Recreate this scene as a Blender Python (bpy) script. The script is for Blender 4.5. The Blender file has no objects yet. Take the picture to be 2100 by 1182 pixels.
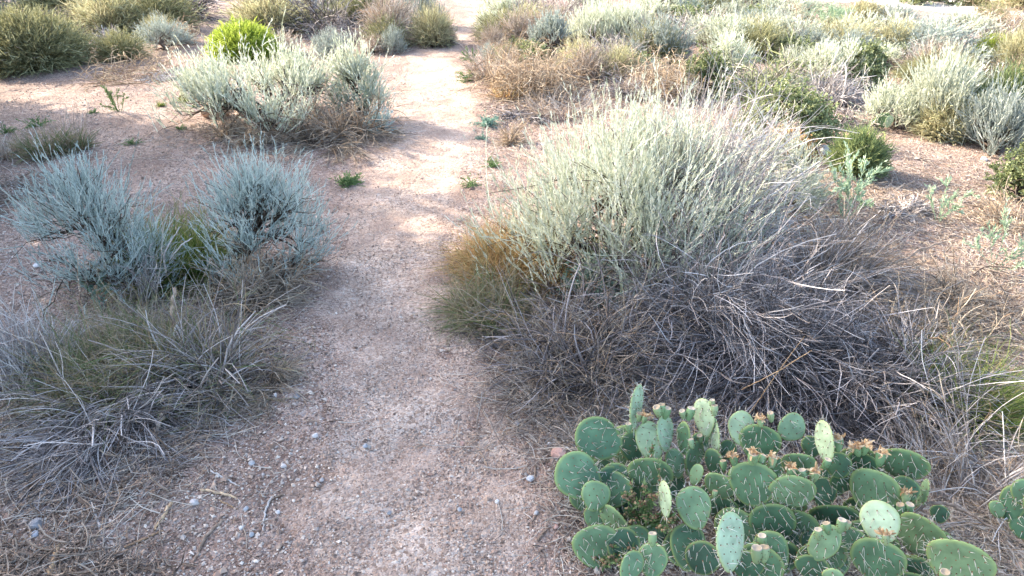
import bpy, math
import numpy as np
from mathutils import Vector

# ------------------------------------------------------------------ camera, world, sun
sc = bpy.context.scene
C = sc.collection
W0, H0, F0 = 2100.0, 1182.0, 1528.0
CAMH, PITCH = 1.55, math.radians(27.5)
SP, CP = math.sin(PITCH), math.cos(PITCH)
cd = bpy.data.cameras.new('camera'); cam = bpy.data.objects.new('camera', cd); C.objects.link(cam)
cam.location = (0, 0, CAMH); cam.rotation_euler = (math.pi/2-PITCH, 0, 0)
cd.sensor_width = 36; cd.lens = 36*F0/W0; cd.clip_start = .05; cd.clip_end = 2000
sc.camera = cam
SUN_EL, SUN_AZ = math.radians(30), math.radians(152)     # azimuth in the xy plane, from +x
sd = np.array([math.cos(SUN_EL)*math.cos(SUN_AZ), math.cos(SUN_EL)*math.sin(SUN_AZ), math.sin(SUN_EL)])
w = bpy.data.worlds.new('World'); sc.world = w; w.use_nodes = True
nt = w.node_tree
sky = nt.nodes.new('ShaderNodeTexSky'); sky.sky_type = 'NISHITA'; sky.sun_disc = False
sky.sun_elevation = SUN_EL; sky.sun_rotation = math.pi/2-SUN_AZ
sky.air_density = 1.0; sky.dust_density = 3.0; sky.ozone_density = 1.0
nt.links.new(sky.outputs[0], nt.nodes['Background'].inputs[0])
nt.nodes['Background'].inputs[1].default_value = .15
sl = bpy.data.lights.new('sun', 'SUN'); sl.energy = 2.8; sl.angle = math.radians(.6); sl.color = (1, .88, .72)
so = bpy.data.objects.new('sun', sl); C.objects.link(so)
so.rotation_euler = Vector(sd).to_track_quat('Z', 'Y').to_euler(); so.location = (-20, 12, 12)
sc.view_settings.view_transform = 'Standard'; sc.view_settings.look = 'None'
sc.view_settings.exposure = 2.48; sc.view_settings.gamma = 1

# ------------------------------------------------------------------ helpers
def nrm(a): return a/np.maximum(np.linalg.norm(a, axis=-1, keepdims=True), 1e-9)
def zg(x, y):
    x = np.asarray(x, float); y = np.asarray(y, float)
    z = .016*np.sin(1.3*x+.7*y+1)+.013*np.sin(-.9*x+1.7*y+2)+.009*np.sin(2.9*x+1.9*y)+.006*np.sin(4.7*x-3.8*y+1)
    z += .004*np.sin(9.1*x+3.3*y+.5)+.004*np.sin(-6.3*x+8.7*y)+.002*np.sin(19*x+7*y)+.002*np.sin(-11*x+17*y+1)
    return z
def G(px, py, z=None):
    """the point of the ground (or of the height z) seen at a spot of the 2100x1182 photograph"""
    U = (591-py)/F0; R = (px-1050)/F0
    d = np.array([R, CP+U*SP, -SP+U*CP])
    zz = 0. if z is None else z
    for _ in range(4 if z is None else 1):
        t = (CAMH-zz)/(-d[2]); p = np.array([0, 0, CAMH])+d*t
        if z is None: zz = float(zg(p[0], p[1]))
    return p
def depth(p): return p[1]*CP-(p[2]-CAMH)*SP
def topz(Y, py):
    U = (591-py)/F0
    return CAMH+Y*(U*CP-SP)/(CP+U*SP)

class Geo:
    def __init__(s): s.V=[]; s.F=[]; s.M=[]; s.T=[]; s.A=[]; s.n=0
    def add(s, V, F, tone=.5, along=.5, m=0):
        V = np.asarray(V, float).reshape(-1, 3); k = len(V)
        s.V.append(V)
        F = np.asarray(F, np.int64); s.F.append(F+s.n); s.M.append(np.full(len(F), m, np.int32))
        s.T.append(np.broadcast_to(np.asarray(tone, float), (k,))); s.A.append(np.broadcast_to(np.asarray(along, float), (k,)))
        s.n += k
    def strands(s, P, R, sides=2, tone=None, m=0, rng=None, flat=None):
        P = np.asarray(P, float); N, K, _ = P.shape
        if N == 0: return
        T = nrm(np.gradient(P, axis=1))
        ref = nrm(rng.normal(size=(N, 1, 3))) if flat is None else np.broadcast_to(flat, (N, 1, 3))
        S = nrm(np.cross(T, ref)); R = np.broadcast_to(R, (N, K))[..., None]
        tone = rng.random(N) if tone is None else np.broadcast_to(tone, (N,))
        if sides == 2: rings = np.stack([P-S*R, P+S*R], 2)
        else:
            B = np.cross(T, S)
            rings = np.stack([P+(S*math.cos(a)+B*math.sin(a))*R for a in [2*math.pi*i/sides for i in range(sides)]], 2)
        q = rings.shape[2]
        idx = np.arange(N*K*q).reshape(N, K, q); fs = []
        for j in range(1 if q == 2 else q):
            j2 = (j+1) % q
            fs.append(np.stack([idx[:, :-1, j], idx[:, :-1, j2], idx[:, 1:, j2], idx[:, 1:, j]], -1).reshape(-1, 4))
        s.add(rings.reshape(-1, 3), np.concatenate(fs), np.repeat(tone, K*q), np.tile(np.repeat(np.linspace(0, 1, K), q), N), m)
    def build(s, name, mats, parent=None, loc=None, smooth=True):
        V = np.concatenate(s.V).astype(np.float32)
        me = bpy.data.meshes.new(name)
        me.vertices.add(len(V)); me.vertices.foreach_set('co', V.ravel())
        li = np.concatenate([f.ravel() for f in s.F]).astype(np.int32)
        tot = np.concatenate([np.full(len(f), f.shape[1], np.int32) for f in s.F])
        st = np.concatenate([[0], np.cumsum(tot)[:-1]]).astype(np.int32)
        me.loops.add(len(li)); me.loops.foreach_set('vertex_index', li)
        me.polygons.add(len(tot)); me.polygons.foreach_set('loop_start', st)
        try: me.polygons.foreach_set('loop_total', tot)
        except Exception: pass
        me.polygons.foreach_set('material_index', np.concatenate(s.M))
        me.polygons.foreach_set('use_smooth', np.full(len(tot), smooth))
        me.update(calc_edges=True)
        for nm, dat in (('tone', s.T), ('along', s.A)):
            me.attributes.new(nm, 'FLOAT', 'POINT').data.foreach_set('value', np.concatenate(dat).astype(np.float32))
        for m in (mats if isinstance(mats, (list, tuple)) else [mats]): me.materials.append(m)
        o = bpy.data.objects.new(name, me); C.objects.link(o)
        if parent is not None: o.parent = parent
        if loc is not None: o.location = loc
        return o

def tag(o, label=None, cat=None, group=None, kind=None):
    if label: o['label'] = label
    if cat: o['category'] = cat
    if group: o['group'] = group
    if kind: o['kind'] = kind
    return o
def thing(name, label, cat, loc, group=None):
    o = bpy.data.objects.new(name, None); C.objects.link(o); o.location = tuple(loc); o.empty_display_size = .1
    return tag(o, label, cat, group)

def NT(name):
    m = bpy.data.materials.new(name); m.use_nodes = True; t = m.node_tree
    for n in list(t.nodes): t.nodes.remove(n)
    out = t.nodes.new('ShaderNodeOutputMaterial')
    def N(ty, **k):
        n = t.nodes.new('ShaderNode'+ty)
        for a, b in k.items(): setattr(n, a, b)
        return n
    return m, t, out, N, t.links.new
def ramp(N, cols, pos=None):
    r = N('ValToRGB'); e = r.color_ramp.elements
    while len(e) < len(cols): e.new(.5)
    for i, c in enumerate(cols):
        e[i].position = (i/(len(cols)-1) if pos is None else pos[i]); e[i].color = (*c, 1)
    return r
def plant_mat(name, cols, base=None, bend=.35, trans=.3, gloss=0.0):
    m, t, out, N, L = NT(name)
    at = N('Attribute', attribute_name='tone'); r = ramp(N, cols); L(at.outputs['Fac'], r.inputs[0])
    col = r.outputs[0]
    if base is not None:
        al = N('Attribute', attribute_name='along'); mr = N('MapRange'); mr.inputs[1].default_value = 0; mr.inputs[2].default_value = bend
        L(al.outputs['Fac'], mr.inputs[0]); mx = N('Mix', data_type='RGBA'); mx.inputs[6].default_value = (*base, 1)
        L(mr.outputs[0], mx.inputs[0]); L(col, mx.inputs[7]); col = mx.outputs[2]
    oi = N('ObjectInfo'); mr2 = N('MapRange'); mr2.inputs[3].default_value = .86; mr2.inputs[4].default_value = 1.12
    L(oi.outputs['Random'], mr2.inputs[0]); hs = N('HueSaturation'); L(mr2.outputs[0], hs.inputs['Value']); L(col, hs.inputs['Color'])
    d = N('BsdfDiffuse'); L(hs.outputs[0], d.inputs[0]); sh = d.outputs[0]
    if trans > 0:
        tr = N('BsdfTranslucent'); L(hs.outputs[0], tr.inputs[0]); ms = N('MixShader'); ms.inputs[0].default_value = trans
        L(sh, ms.inputs[1]); L(tr.outputs[0], ms.inputs[2]); sh = ms.outputs[0]
    if gloss > 0:
        gl = N('BsdfGlossy'); gl.inputs['Roughness'].default_value = .5; ms = N('MixShader'); ms.inputs[0].default_value = gloss
        L(sh, ms.inputs[1]); L(gl.outputs[0], ms.inputs[2]); sh = ms.outputs[0]
    L(sh, out.inputs[0]); return m

M = {}
M['blue'] = plant_mat('blue_sage_leaves', [(.19,.25,.23),(.33,.41,.39),(.48,.56,.53),(.60,.67,.61)], trans=.25, gloss=.03)
M['sage'] = plant_mat('pale_sage_leaves', [(.30,.33,.215),(.47,.50,.38),(.63,.65,.535),(.78,.79,.67)], trans=.3, gloss=.03)
M['sagegreen'] = plant_mat('green_sage_leaves', [(.22,.30,.19),(.34,.44,.30),(.46,.55,.40)], trans=.3)
M['grey'] = plant_mat('grey_sage_leaves', [(.22,.26,.22),(.36,.40,.36),(.50,.53,.48)], trans=.25)
M['green'] = plant_mat('small_green_leaves', [(.06,.09,.035),(.16,.20,.085),(.29,.33,.15),(.43,.45,.23)], trans=.3, gloss=.03)
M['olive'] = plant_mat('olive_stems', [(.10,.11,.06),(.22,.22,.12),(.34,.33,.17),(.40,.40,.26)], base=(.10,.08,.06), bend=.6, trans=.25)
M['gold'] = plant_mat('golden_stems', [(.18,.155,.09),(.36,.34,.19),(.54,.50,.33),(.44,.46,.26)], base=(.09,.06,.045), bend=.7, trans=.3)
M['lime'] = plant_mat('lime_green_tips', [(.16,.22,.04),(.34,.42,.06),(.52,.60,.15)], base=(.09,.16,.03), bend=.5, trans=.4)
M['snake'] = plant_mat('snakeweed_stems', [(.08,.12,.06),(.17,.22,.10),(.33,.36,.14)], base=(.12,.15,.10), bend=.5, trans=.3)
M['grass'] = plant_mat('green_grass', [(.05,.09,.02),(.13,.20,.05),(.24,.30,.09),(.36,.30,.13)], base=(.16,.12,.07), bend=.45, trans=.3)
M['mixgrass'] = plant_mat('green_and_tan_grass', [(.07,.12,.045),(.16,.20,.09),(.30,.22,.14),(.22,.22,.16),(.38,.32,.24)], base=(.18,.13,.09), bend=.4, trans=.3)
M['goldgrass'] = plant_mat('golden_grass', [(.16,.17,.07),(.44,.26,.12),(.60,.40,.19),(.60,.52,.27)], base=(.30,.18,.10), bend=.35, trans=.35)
M['straw'] = plant_mat('straw', [(.18,.145,.12),(.36,.30,.25),(.56,.51,.45),(.38,.26,.17)], trans=.15)
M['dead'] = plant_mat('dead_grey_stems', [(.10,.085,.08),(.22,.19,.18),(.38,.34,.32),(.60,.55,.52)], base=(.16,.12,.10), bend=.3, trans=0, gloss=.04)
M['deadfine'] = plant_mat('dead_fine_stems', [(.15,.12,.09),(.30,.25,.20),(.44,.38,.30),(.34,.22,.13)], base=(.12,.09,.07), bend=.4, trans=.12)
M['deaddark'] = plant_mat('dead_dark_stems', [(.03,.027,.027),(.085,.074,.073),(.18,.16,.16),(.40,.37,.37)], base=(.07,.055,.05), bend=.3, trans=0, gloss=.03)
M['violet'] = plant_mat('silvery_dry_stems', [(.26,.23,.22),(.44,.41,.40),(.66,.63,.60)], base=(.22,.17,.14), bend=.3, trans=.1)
M['tangle'] = plant_mat('wiry_tan_stems', [(.22,.16,.11),(.42,.33,.235),(.60,.50,.38)], trans=.15)
M['rust'] = plant_mat('rusty_seed_heads', [(.20,.12,.07),(.36,.24,.15),(.26,.26,.13)], trans=.1)
M['wood'] = plant_mat('dark_branches', [(.035,.028,.022),(.09,.07,.055),(.16,.13,.105)], trans=0)
M['woodpale'] = plant_mat('grey_branches', [(.12,.09,.07),(.22,.18,.15),(.33,.28,.24)], trans=0)
M['juniper'] = plant_mat('juniper_leaves', [(.04,.07,.02),(.08,.12,.04)], trans=.1)
M['weed'] = plant_mat('weed_leaves', [(.07,.13,.05),(.14,.22,.09),(.25,.33,.16)], trans=.3)
M['weedblue'] = plant_mat('bluish_weed_leaves', [(.12,.20,.16),(.20,.32,.26),(.30,.42,.34)], trans=.3)

def bark_mat(name, cols, scale=60):
    m, t, out, N, L = NT(name)
    tc = N('TexCoord'); mp = N('Mapping'); mp.inputs['Scale'].default_value = (1, 1, 1); L(tc.outputs['Object'], mp.inputs[0])
    n = N('TexNoise'); n.inputs['Scale'].default_value = scale; n.inputs['Detail'].default_value = 6; L(mp.outputs[0], n.inputs[0])
    at = N('Attribute', attribute_name='tone'); ad = N('Math', operation='ADD'); L(n.outputs[0], ad.inputs[0])
    mu = N('Math', operation='MULTIPLY'); mu.inputs[1].default_value = .5; L(at.outputs['Fac'], mu.inputs[0]); L(mu.outputs[0], ad.inputs[1])
    r = ramp(N, cols, [.35+.75*i/(len(cols)-1) for i in range(len(cols))]); 
    for i, e in enumerate(r.color_ramp.elements): e.position = min(1, .4+.6*i/(len(cols)-1))
    L(ad.outputs[0], r.inputs[0])
    b = N('BsdfPrincipled'); b.inputs['Roughness'].default_value = .85; L(r.outputs[0], b.inputs['Base Color'])
    bu = N('Bump'); bu.inputs['Strength'].default_value = .8; bu.inputs['Distance'].default_value = .004; L(n.outputs[0], bu.inputs['Height']); L(bu.outputs[0], b.inputs['Normal'])
    L(b.outputs[0], out.inputs[0]); return m
M['bark'] = bark_mat('weathered_bark', [(.07,.045,.032),(.20,.14,.10),(.38,.29,.22)])
M['barkpale'] = bark_mat('bleached_wood', [(.22,.19,.17),(.40,.36,.33),(.55,.52,.49)])
M['barktan'] = bark_mat('tan_wood', [(.20,.12,.07),(.38,.25,.14),(.52,.38,.24)])
M['rock_pale'] = bark_mat('pale_granite', [(.30,.26,.24),(.48,.44,.42),(.62,.59,.57)], 25)
M['rock_blue'] = bark_mat('blue_grey_granite', [(.22,.225,.235),(.34,.35,.37),(.46,.47,.49)], 35)
M['rock_tan'] = bark_mat('tan_granite', [(.25,.17,.12),(.45,.32,.24),(.58,.45,.36)], 25)
M['rock_red'] = bark_mat('reddish_granite', [(.18,.09,.07),(.34,.19,.15),(.46,.30,.25)], 25)
M['rock_grey'] = bark_mat('grey_granite', [(.14,.13,.13),(.27,.26,.26),(.42,.41,.41)], 40)

def ground_mat(name, cols, gr=1.0, dirt=(.20,.14,.11), dirtamt=.5, edge=None):
    m, t, out, N, L = NT(name)
    g = N('NewGeometry'); pos = g.outputs['Position']
    v1 = N('TexVoronoi'); v1.inputs['Scale'].default_value = 170*gr; L(pos, v1.inputs[0])
    v2 = N('TexVoronoi'); v2.inputs['Scale'].default_value = 75*gr; L(pos, v2.inputs[0])
    nb = N('TexNoise'); nb.inputs['Scale'].default_value = 2.2; nb.inputs['Detail'].default_value = 8; nb.inputs['Roughness'].default_value = .65; L(pos, nb.inputs[0])
    r = ramp(N, cols); sx = N('SeparateColor'); L(v1.outputs['Color'], sx.inputs[0]); L(sx.outputs[0], r.inputs[0])
    sx2 = N('SeparateColor'); L(v2.outputs['Color'], sx2.inputs[0]); r2 = ramp(N, cols); L(sx2.outputs[1], r2.inputs[0])
    gt = N('Math', operation='GREATER_THAN'); gt.inputs[1].default_value = .6; L(sx2.outputs[0], gt.inputs[0])
    mx = N('Mix', data_type='RGBA'); L(gt.outputs[0], mx.inputs[0]); L(r.outputs[0], mx.inputs[6]); L(r2.outputs[0], mx.inputs[7])
    if edge is not None:
        al = N('Attribute', attribute_name='along'); ne = N('TexNoise'); ne.inputs['Scale'].default_value = 9; ne.inputs['Detail'].default_value = 9; ne.inputs['Roughness'].default_value = .7; L(pos, ne.inputs[0])
        m1 = N('Math', operation='MULTIPLY_ADD'); m1.inputs[1].default_value = 1.5; L(ne.outputs[0], m1.inputs[0]); L(al.outputs['Fac'], m1.inputs[2])
        m2 = N('MapRange'); m2.inputs[1].default_value = 1.30; m2.inputs[2].default_value = 1.62; L(m1.outputs[0], m2.inputs[0])
        re_ = ramp(N, edge); L(sx.outputs[0], re_.inputs[0]); me = N('Mix', data_type='RGBA'); L(m2.outputs[0], me.inputs[0]); L(mx.outputs[2], me.inputs[6]); L(re_.outputs[0], me.inputs[7]); mx = me
    mr = N('MapRange'); mr.inputs[1].default_value = .42; mr.inputs[2].default_value = .62; mr.inputs[4].default_value = dirtamt; L(nb.outputs[0], mr.inputs[0])
    md = N('Mix', data_type='RGBA'); md.inputs[7].default_value = (*dirt, 1); L(mr.outputs[0], md.inputs[0]); L(mx.outputs[2], md.inputs[6])
    b = N('BsdfPrincipled'); b.inputs['Roughness'].default_value = .9; b.inputs['Specular IOR Level'].default_value = .25; L(md.outputs[2], b.inputs['Base Color'])
    h = N('Math', operation='ADD'); L(v1.outputs['Distance'], h.inputs[0])
    L(v2.outputs['Distance'], h.inputs[1])
    bu = N('Bump'); bu.invert = True; bu.inputs['Strength'].default_value = .8; bu.inputs['Distance'].default_value = .004; L(h.outputs[0], bu.inputs['Height'])
    nl_ = N('TexNoise'); nl_.inputs['Scale'].default_value = 5.5; nl_.inputs['Detail'].default_value = 5; L(pos, nl_.inputs[0])
    ml = N('MapRange'); ml.inputs[1].default_value = .35; ml.inputs[2].default_value = .68; ml.inputs[3].default_value = .80; ml.inputs[4].default_value = 1.14; L(nl_.outputs[0], ml.inputs[0])
    hv = N('HueSaturation'); L(ml.outputs[0], hv.inputs['Value']); L(md.outputs[2], hv.inputs['Color']); L(hv.outputs[0], b.inputs['Base Color'])
    n3 = N('TexNoise'); n3.inputs['Scale'].default_value = 18; n3.inputs['Detail'].default_value = 8; L(pos, n3.inputs[0])
    bu2 = N('Bump'); bu2.inputs['Strength'].default_value = .6; bu2.inputs['Distance'].default_value = .02; L(n3.outputs[0], bu2.inputs['Height']); L(bu.outputs[0], bu2.inputs['Normal'])
    L(bu2.outputs[0], b.inputs['Normal']); L(b.outputs[0], out.inputs[0]); return m
SOIL = [(.09,.058,.044),(.20,.135,.105),(.30,.215,.17),(.45,.35,.29),(.23,.20,.19)]
TRAIL = [(.185,.128,.098),(.32,.235,.18),(.42,.315,.25),(.56,.45,.37),(.305,.265,.235)]
M['soil'] = ground_mat('gravelly_soil', SOIL, 1, (.17,.11,.085), .6)
M['trail'] = ground_mat('packed_trail_gravel', TRAIL, 1.1, (.27,.18,.135), .6, SOIL)
M['sand'] = ground_mat('pale_sand', [(.50,.43,.37),(.60,.53,.46),(.68,.61,.54)], 1, (.52,.45,.38), .5)

def stone_bits_mat():
    m, t, out, N, L = NT('gravel_stones')
    at = N('Attribute', attribute_name='tone')
    r = ramp(N, [(.12,.08,.06),(.27,.19,.145),(.40,.295,.225),(.33,.20,.145),(.33,.29,.26),(.50,.40,.325),(.63,.55,.47)], [0,.22,.45,.62,.70,.86,1])
    L(at.outputs['Fac'], r.inputs[0])
    b = N('BsdfPrincipled'); b.inputs['Roughness'].default_value = .85; L(r.outputs[0], b.inputs['Base Color']); L(b.outputs[0], out.inputs[0]); return m
M['bits'] = stone_bits_mat()

# ------------------------------------------------------------------ ground, trail, wash
TR = [(1260,545,1190),(1182,560,1165),(1000,600,1135),(900,625,1120),(800,640,1080),(700,640,1000),(600,655,950),(500,680,935),(400,700,955),(330,715,990),
      (280,765,1000),(240,800,995),(200,808,988),(150,818,962),(110,832,948),(85,898,955),(60,935,985),(35,948,1003),(15,950,1006),(0,925,1004),(-15,880,985),(-40,760,940)]
TL = np.array([G(l, y)[:2] for y, l, r in TR]); TRr = np.array([G(r, y)[:2] for y, l, r in TR])
TL = np.vstack([[-.5, -3], TL]); TRr = np.vstack([[.15, -3], TRr])
def trail_bounds(y): return np.interp(y, TL[:, 1], TL[:, 0]), np.interp(y, TRr[:, 1], TRr[:, 0])
def trail_s(x, y):
    l, r = trail_bounds(y); c = (l+r)/2; return np.abs(x-c)/np.maximum((r-l)/2, .05)

def ground():
    def ax(a, b, fine0, fine1, h):
        mid = np.arange(fine0, fine1, h); lo = fine0-np.geomspace(h, fine0-a, 60)[::-1]; hi = fine1+np.geomspace(h, b-fine1, 60)
        return np.concatenate([lo, mid, hi])
    xs = ax(-400, 400, -3.2, 3.6, .014); ys = ax(-300, 600, .7, 7.5, .014)
    X, Y = np.meshgrid(xs, ys); Z = zg(X, Y)
    s = trail_s(X, Y); Z = Z - .012*np.clip(1.25-s, 0, 1)*(Y < 16)
    rr = np.hypot(X, Y-5); Z = Z + np.clip(rr-40, 0, 400)*.05
    n, k = X.shape; idx = np.arange(n*k).reshape(n, k)
    F = np.stack([idx[:-1, :-1], idx[:-1, 1:], idx[1:, 1:], idx[1:, :-1]], -1).reshape(-1, 4)
    g = Geo(); g.add(np.stack([X, Y, Z], -1), F)
    tag(g.build('ground', M['soil']), kind='structure', label='brown gravelly desert soil')
ground()
def trail():
    rng = np.random.default_rng(5)
    ys = np.concatenate([np.arange(-2, .7, .1), np.arange(.7, 7.5, .02), np.arange(7.5, 17, .06)])
    us = np.linspace(-1, 1, 61)
    l, r = trail_bounds(ys); c = (l+r)/2; hw = (r-l)/2
    edge = 1+.10*np.sin(ys*5.1)+.07*np.sin(ys*11.7+1)+.05*np.sin(ys*23+2)
    X = c[:, None]+us[None]*(hw*edge)[:, None]; Y = np.repeat(ys[:, None], 61, 1)
    s = trail_s(X, Y)
    ub = np.abs(us)[None]
    Z = zg(X, Y)-.012*np.clip(1.25-s, 0, 1)+.004-np.where(ub > .86, (ub-.86)*.09, 0)*np.ones_like(X)
    Z += (.0022*np.sin(31*X+9*Y)*np.sin(27*Y-8*X)+.003*np.sin(13*X-4*Y+2*np.sin(5*Y))*np.sin(9*Y+3*X+np.sin(7*X)))*(ub < .85)
    n, k = X.shape; idx = np.arange(n*k).reshape(n, k)
    F = np.stack([idx[:-1, :-1], idx[:-1, 1:], idx[1:, 1:], idx[1:, :-1]], -1).reshape(-1, 4)
    g = Geo(); g.add(np.stack([X, Y, Z], -1), F, .5, np.repeat(ub, n, 0).ravel())
    tag(g.build('path', M['trail']), kind='structure', label='packed pinkish gravel footpath')
trail()
def wash():
    out = []
    for a, b in zip([(1560,-12),(1660,4),(1760,8),(1850,20),(1960,32),(2080,44),(2200,58)], [(1600,-34),(1700,-30),(1800,-22),(1900,-8),(2010,2),(2110,10),(2220,20)]):
        pa, pb = G(*a), G(*b); out.append([pa+(pb-pa)*t for t in np.linspace(0, 1, 12)])
    P = np.array(out)
    q = []
    for i in range(len(P)-1):
        for t in np.linspace(0, 1, 8, endpoint=False): q.append(P[i]*(1-t)+P[i+1]*t)
    P = np.array(q); P[..., 2] = zg(P[..., 0], P[..., 1])+.02
    P[:, [0, -1], 2] -= .05; P[[0, -1], :, 2] -= .05
    n, k, _ = P.shape; idx = np.arange(n*k).reshape(n, k)
    F = np.stack([idx[:-1, :-1], idx[:-1, 1:], idx[1:, 1:], idx[1:, :-1]], -1).reshape(-1, 4)
    g = Geo(); g.add(P, F); tag(g.build('sandy_wash', M['sand']), kind='structure', label='pale sandy clearing beyond the scrub')
wash()

OCT = np.array([[1,0,0],[-1,0,0],[0,1,0],[0,-1,0],[0,0,1],[0,0,-1]], float)
OF = np.array([[0,2,4],[2,1,4],[1,3,4],[3,0,4],[2,0,5],[1,2,5],[3,1,5],[0,3,5]])
def gravel():
    rng = np.random.default_rng(11); g = Geo()
    def scat(n, y0, y1, smin, smax, powr, keep=None, sink=.3):
        # even in the picture's own row density: more close by
        u = rng.random(n); Y = 1/(1/y0+(1/y1-1/y0)*u); Y = y0*(y1/y0)**(u**1.0)
        X = (rng.random(n)*2-1)*(.72*(Y*CP+CAMH*SP)+.25)
        if keep is not None:
            k = keep(X, Y, rng.random(n)); X, Y = X[k], Y[k]
        n = len(X); s = smin+(smax-smin)*rng.random(n)**powr
        V = np.repeat(OCT[None], n, 0)*rng.uniform(.6, 1.15, (n, 6, 1))
        V += rng.normal(0, .12, V.shape)
        V *= s[:, None, None]*np.stack([rng.uniform(.8, 1.3, n), rng.uniform(.7, 1.1, n), rng.uniform(.5, .85, n)], -1)[:, None]
        a = rng.random(n)*6.28; ca, sa = np.cos(a)[:, None], np.sin(a)[:, None]
        tl = rng.normal(0, .35, (n, 1)); V[..., 2] += V[..., 0]*tl
        x = V[..., 0]*ca-V[..., 1]*sa; y = V[..., 0]*sa+V[..., 1]*ca
        Zg = zg(X, Y)-.012*np.clip(1.25-trail_s(X, Y), 0, 1)+np.where(trail_s(X, Y) < .86, .004, 0)
        V = np.stack([x+X[:, None], y+Y[:, None], V[..., 2]+(Zg+s*sink)[:, None]], -1)
        F = (OF[None]+6*np.arange(n)[:, None, None]).reshape(-1, 3)
        g.add(V, F, np.repeat(rng.random(n), 6))
    scat(130000, 1.0, 7.5, .0022, .0052, 1.5)
    scat(50000, 1.0, 8, .0035, .0085, 2.2, lambda X, Y, r: r < np.where(trail_s(X, Y) < .75, .3, 1))
    scat(5000, 1.0, 9, .007, .016, 3, lambda X, Y, r: r < np.where(trail_s(X, Y) < .8, .05, .8))
    tag(g.build('gravel', M['bits'], smooth=False), 'loose pinkish and grey gravel over soil and path', 'gravel', kind='stuff')
gravel()

# ------------------------------------------------------------------ plant growers
def floor_of(base): return lambda P: zg(P[..., 0]+base[0], P[..., 1]+base[1])-base[2]
def grow(rng, root, d, L, K, droop=.3, curl=.2, floor=None, fl_off=.004):
    N = len(root); P = np.zeros((N, K, 3)); P[:, 0] = root; d = nrm(d.copy()); st = (L/(K-1))[:, None]
    walk = rng.normal(0, 1, (N, 3))
    dr = np.broadcast_to(droop, (N,))
    for k in range(1, K):
        walk = walk*.6+rng.normal(0, 1, (N, 3))*.7
        d = d+walk*curl/(K-1)*2; d[:, 2] -= dr/(K-1)
        d = nrm(d); P[:, k] = P[:, k-1]+d*st
        if floor is not None:
            f = floor(P[:, k])+fl_off+.006*rng.random(N); b = P[:, k, 2] < f
            P[b, k, 2] = f[b]; d[b, 2] = np.abs(d[b, 2])*.15
    return P
def at_t(P, t):
    N, K, _ = P.shape; f = np.clip(t, 0, .9999)*(K-1); i = f.astype(int); r = (f-i)[..., None]
    n = np.arange(N).reshape((N,)+(1,)*(t.ndim-1)); 
    a, b = P[n, i], P[n, i+1]; return a*(1-r)+b*r, nrm(b-a)
def taper(r0, r1, K, N, rng=None): 
    t = np.linspace(0, 1, K)[None]; r = r0+(r1-r0)*t
    return np.repeat(r, N, 0)*(1 if rng is None else rng.uniform(.6, 1.35, (N, 1)))
def leaves(geo, rng, P, m, l, r, a0=.35, t0=.1, t1=1., prof=(.35, 1, .15), tone=None, curve=.25, shade=None):
    """m narrow leaves along every path of P"""
    N = len(P)
    if N == 0: return
    t = t0+(t1-t0)*rng.random((N, m)); p, T = at_t(P, t)
    s = nrm(np.cross(T, rng.normal(size=T.shape))); ang = a0*rng.uniform(.5, 1.6, (N, m, 1))
    d = nrm(T*np.cos(ang)+s*np.sin(ang)); ll = (l*rng.uniform(.55, 1.25, (N, m)))[..., None]
    mid = p+d*ll*.5; end = p+nrm(d+T*curve)*ll
    Q = np.stack([p, mid, end], 2).reshape(-1, 3, 3)
    tn = np.repeat(rng.random(N)*.6, m)+.4*rng.random(N*m) if tone is None else tone
    geo.strands(Q, np.array(prof)[None]*r, 2, tn, rng=rng)

def skeleton(rng, R, H, n0=7, n1=40, n2=180, nclump=14, low=.12, off=(0, 0)):
    """woody frame: limbs, branches and branchlets that reach a clumped dome R wide, H high"""
    def env(d):
        h = np.hypot(d[:, 0], d[:, 1]); return 1/np.sqrt((h/R)**2+(d[:, 2]/H)**2+1e-9)
    def dome(n, lo):
        a = rng.random(n)*6.283; z = lo+(1-lo)*rng.random(n)**.9; h = np.sqrt(1-z*z); return np.stack([h*np.cos(a)*R, h*np.sin(a)*R, z*H], -1)
    o = np.array([off[0], off[1], 0.])
    cl = dome(nclump, low); cr = rng.uniform(.72, 1.12, nclump)
    def targets(n, f0, f1, jit):
        ci = rng.integers(0, nclump, n); c = cl[ci]; d = nrm(c/np.array([R, R, H])+rng.normal(0, jit, (n, 3))); d[:, 2] = np.abs(d[:, 2])
        d = nrm(d)*np.array([R, R, H]); return d*rng.uniform(f0, f1, (n, 1))*cr[ci][:, None]+o
    def link(tgt, par, t0, wig):
        ends = par[:, -1]; dd = np.linalg.norm(tgt[:, None]-ends[None], axis=-1)*rng.uniform(.8, 1.25, (len(tgt), len(ends)))
        i = dd.argmin(1); p, T = at_t(par[i], rng.uniform(t0, 1, len(tgt)))
        return bez(p, T, tgt, wig)
    def bez(p, T, q, wig, K=6):
        L = np.linalg.norm(q-p, axis=-1, keepdims=True); c = p+T*L*.45
        t = np.linspace(0, 1, K)[None, :, None]
        P = p[:, None]*(1-t)**2+2*c[:, None]*t*(1-t)+q[:, None]*t*t
        w_ = rng.normal(0, 1, P.shape)*L[:, None]*wig; w_[:, 0] = 0; return P+w_
    t0 = targets(n0, .35, .5, .3); b = rng.normal(0, .02, (n0, 3)); b[:, 2] = -.01
    dirs = nrm(t0+np.array([0, 0, .5])*H)
    L0 = bez(b, dirs, t0, .05); L1 = link(targets(n1, .55, .75, .25), L0, .45, .045); L2 = link(targets(n2, .78, .95, .28), L1, .4, .035)
    return L0, L1, L2

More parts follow.
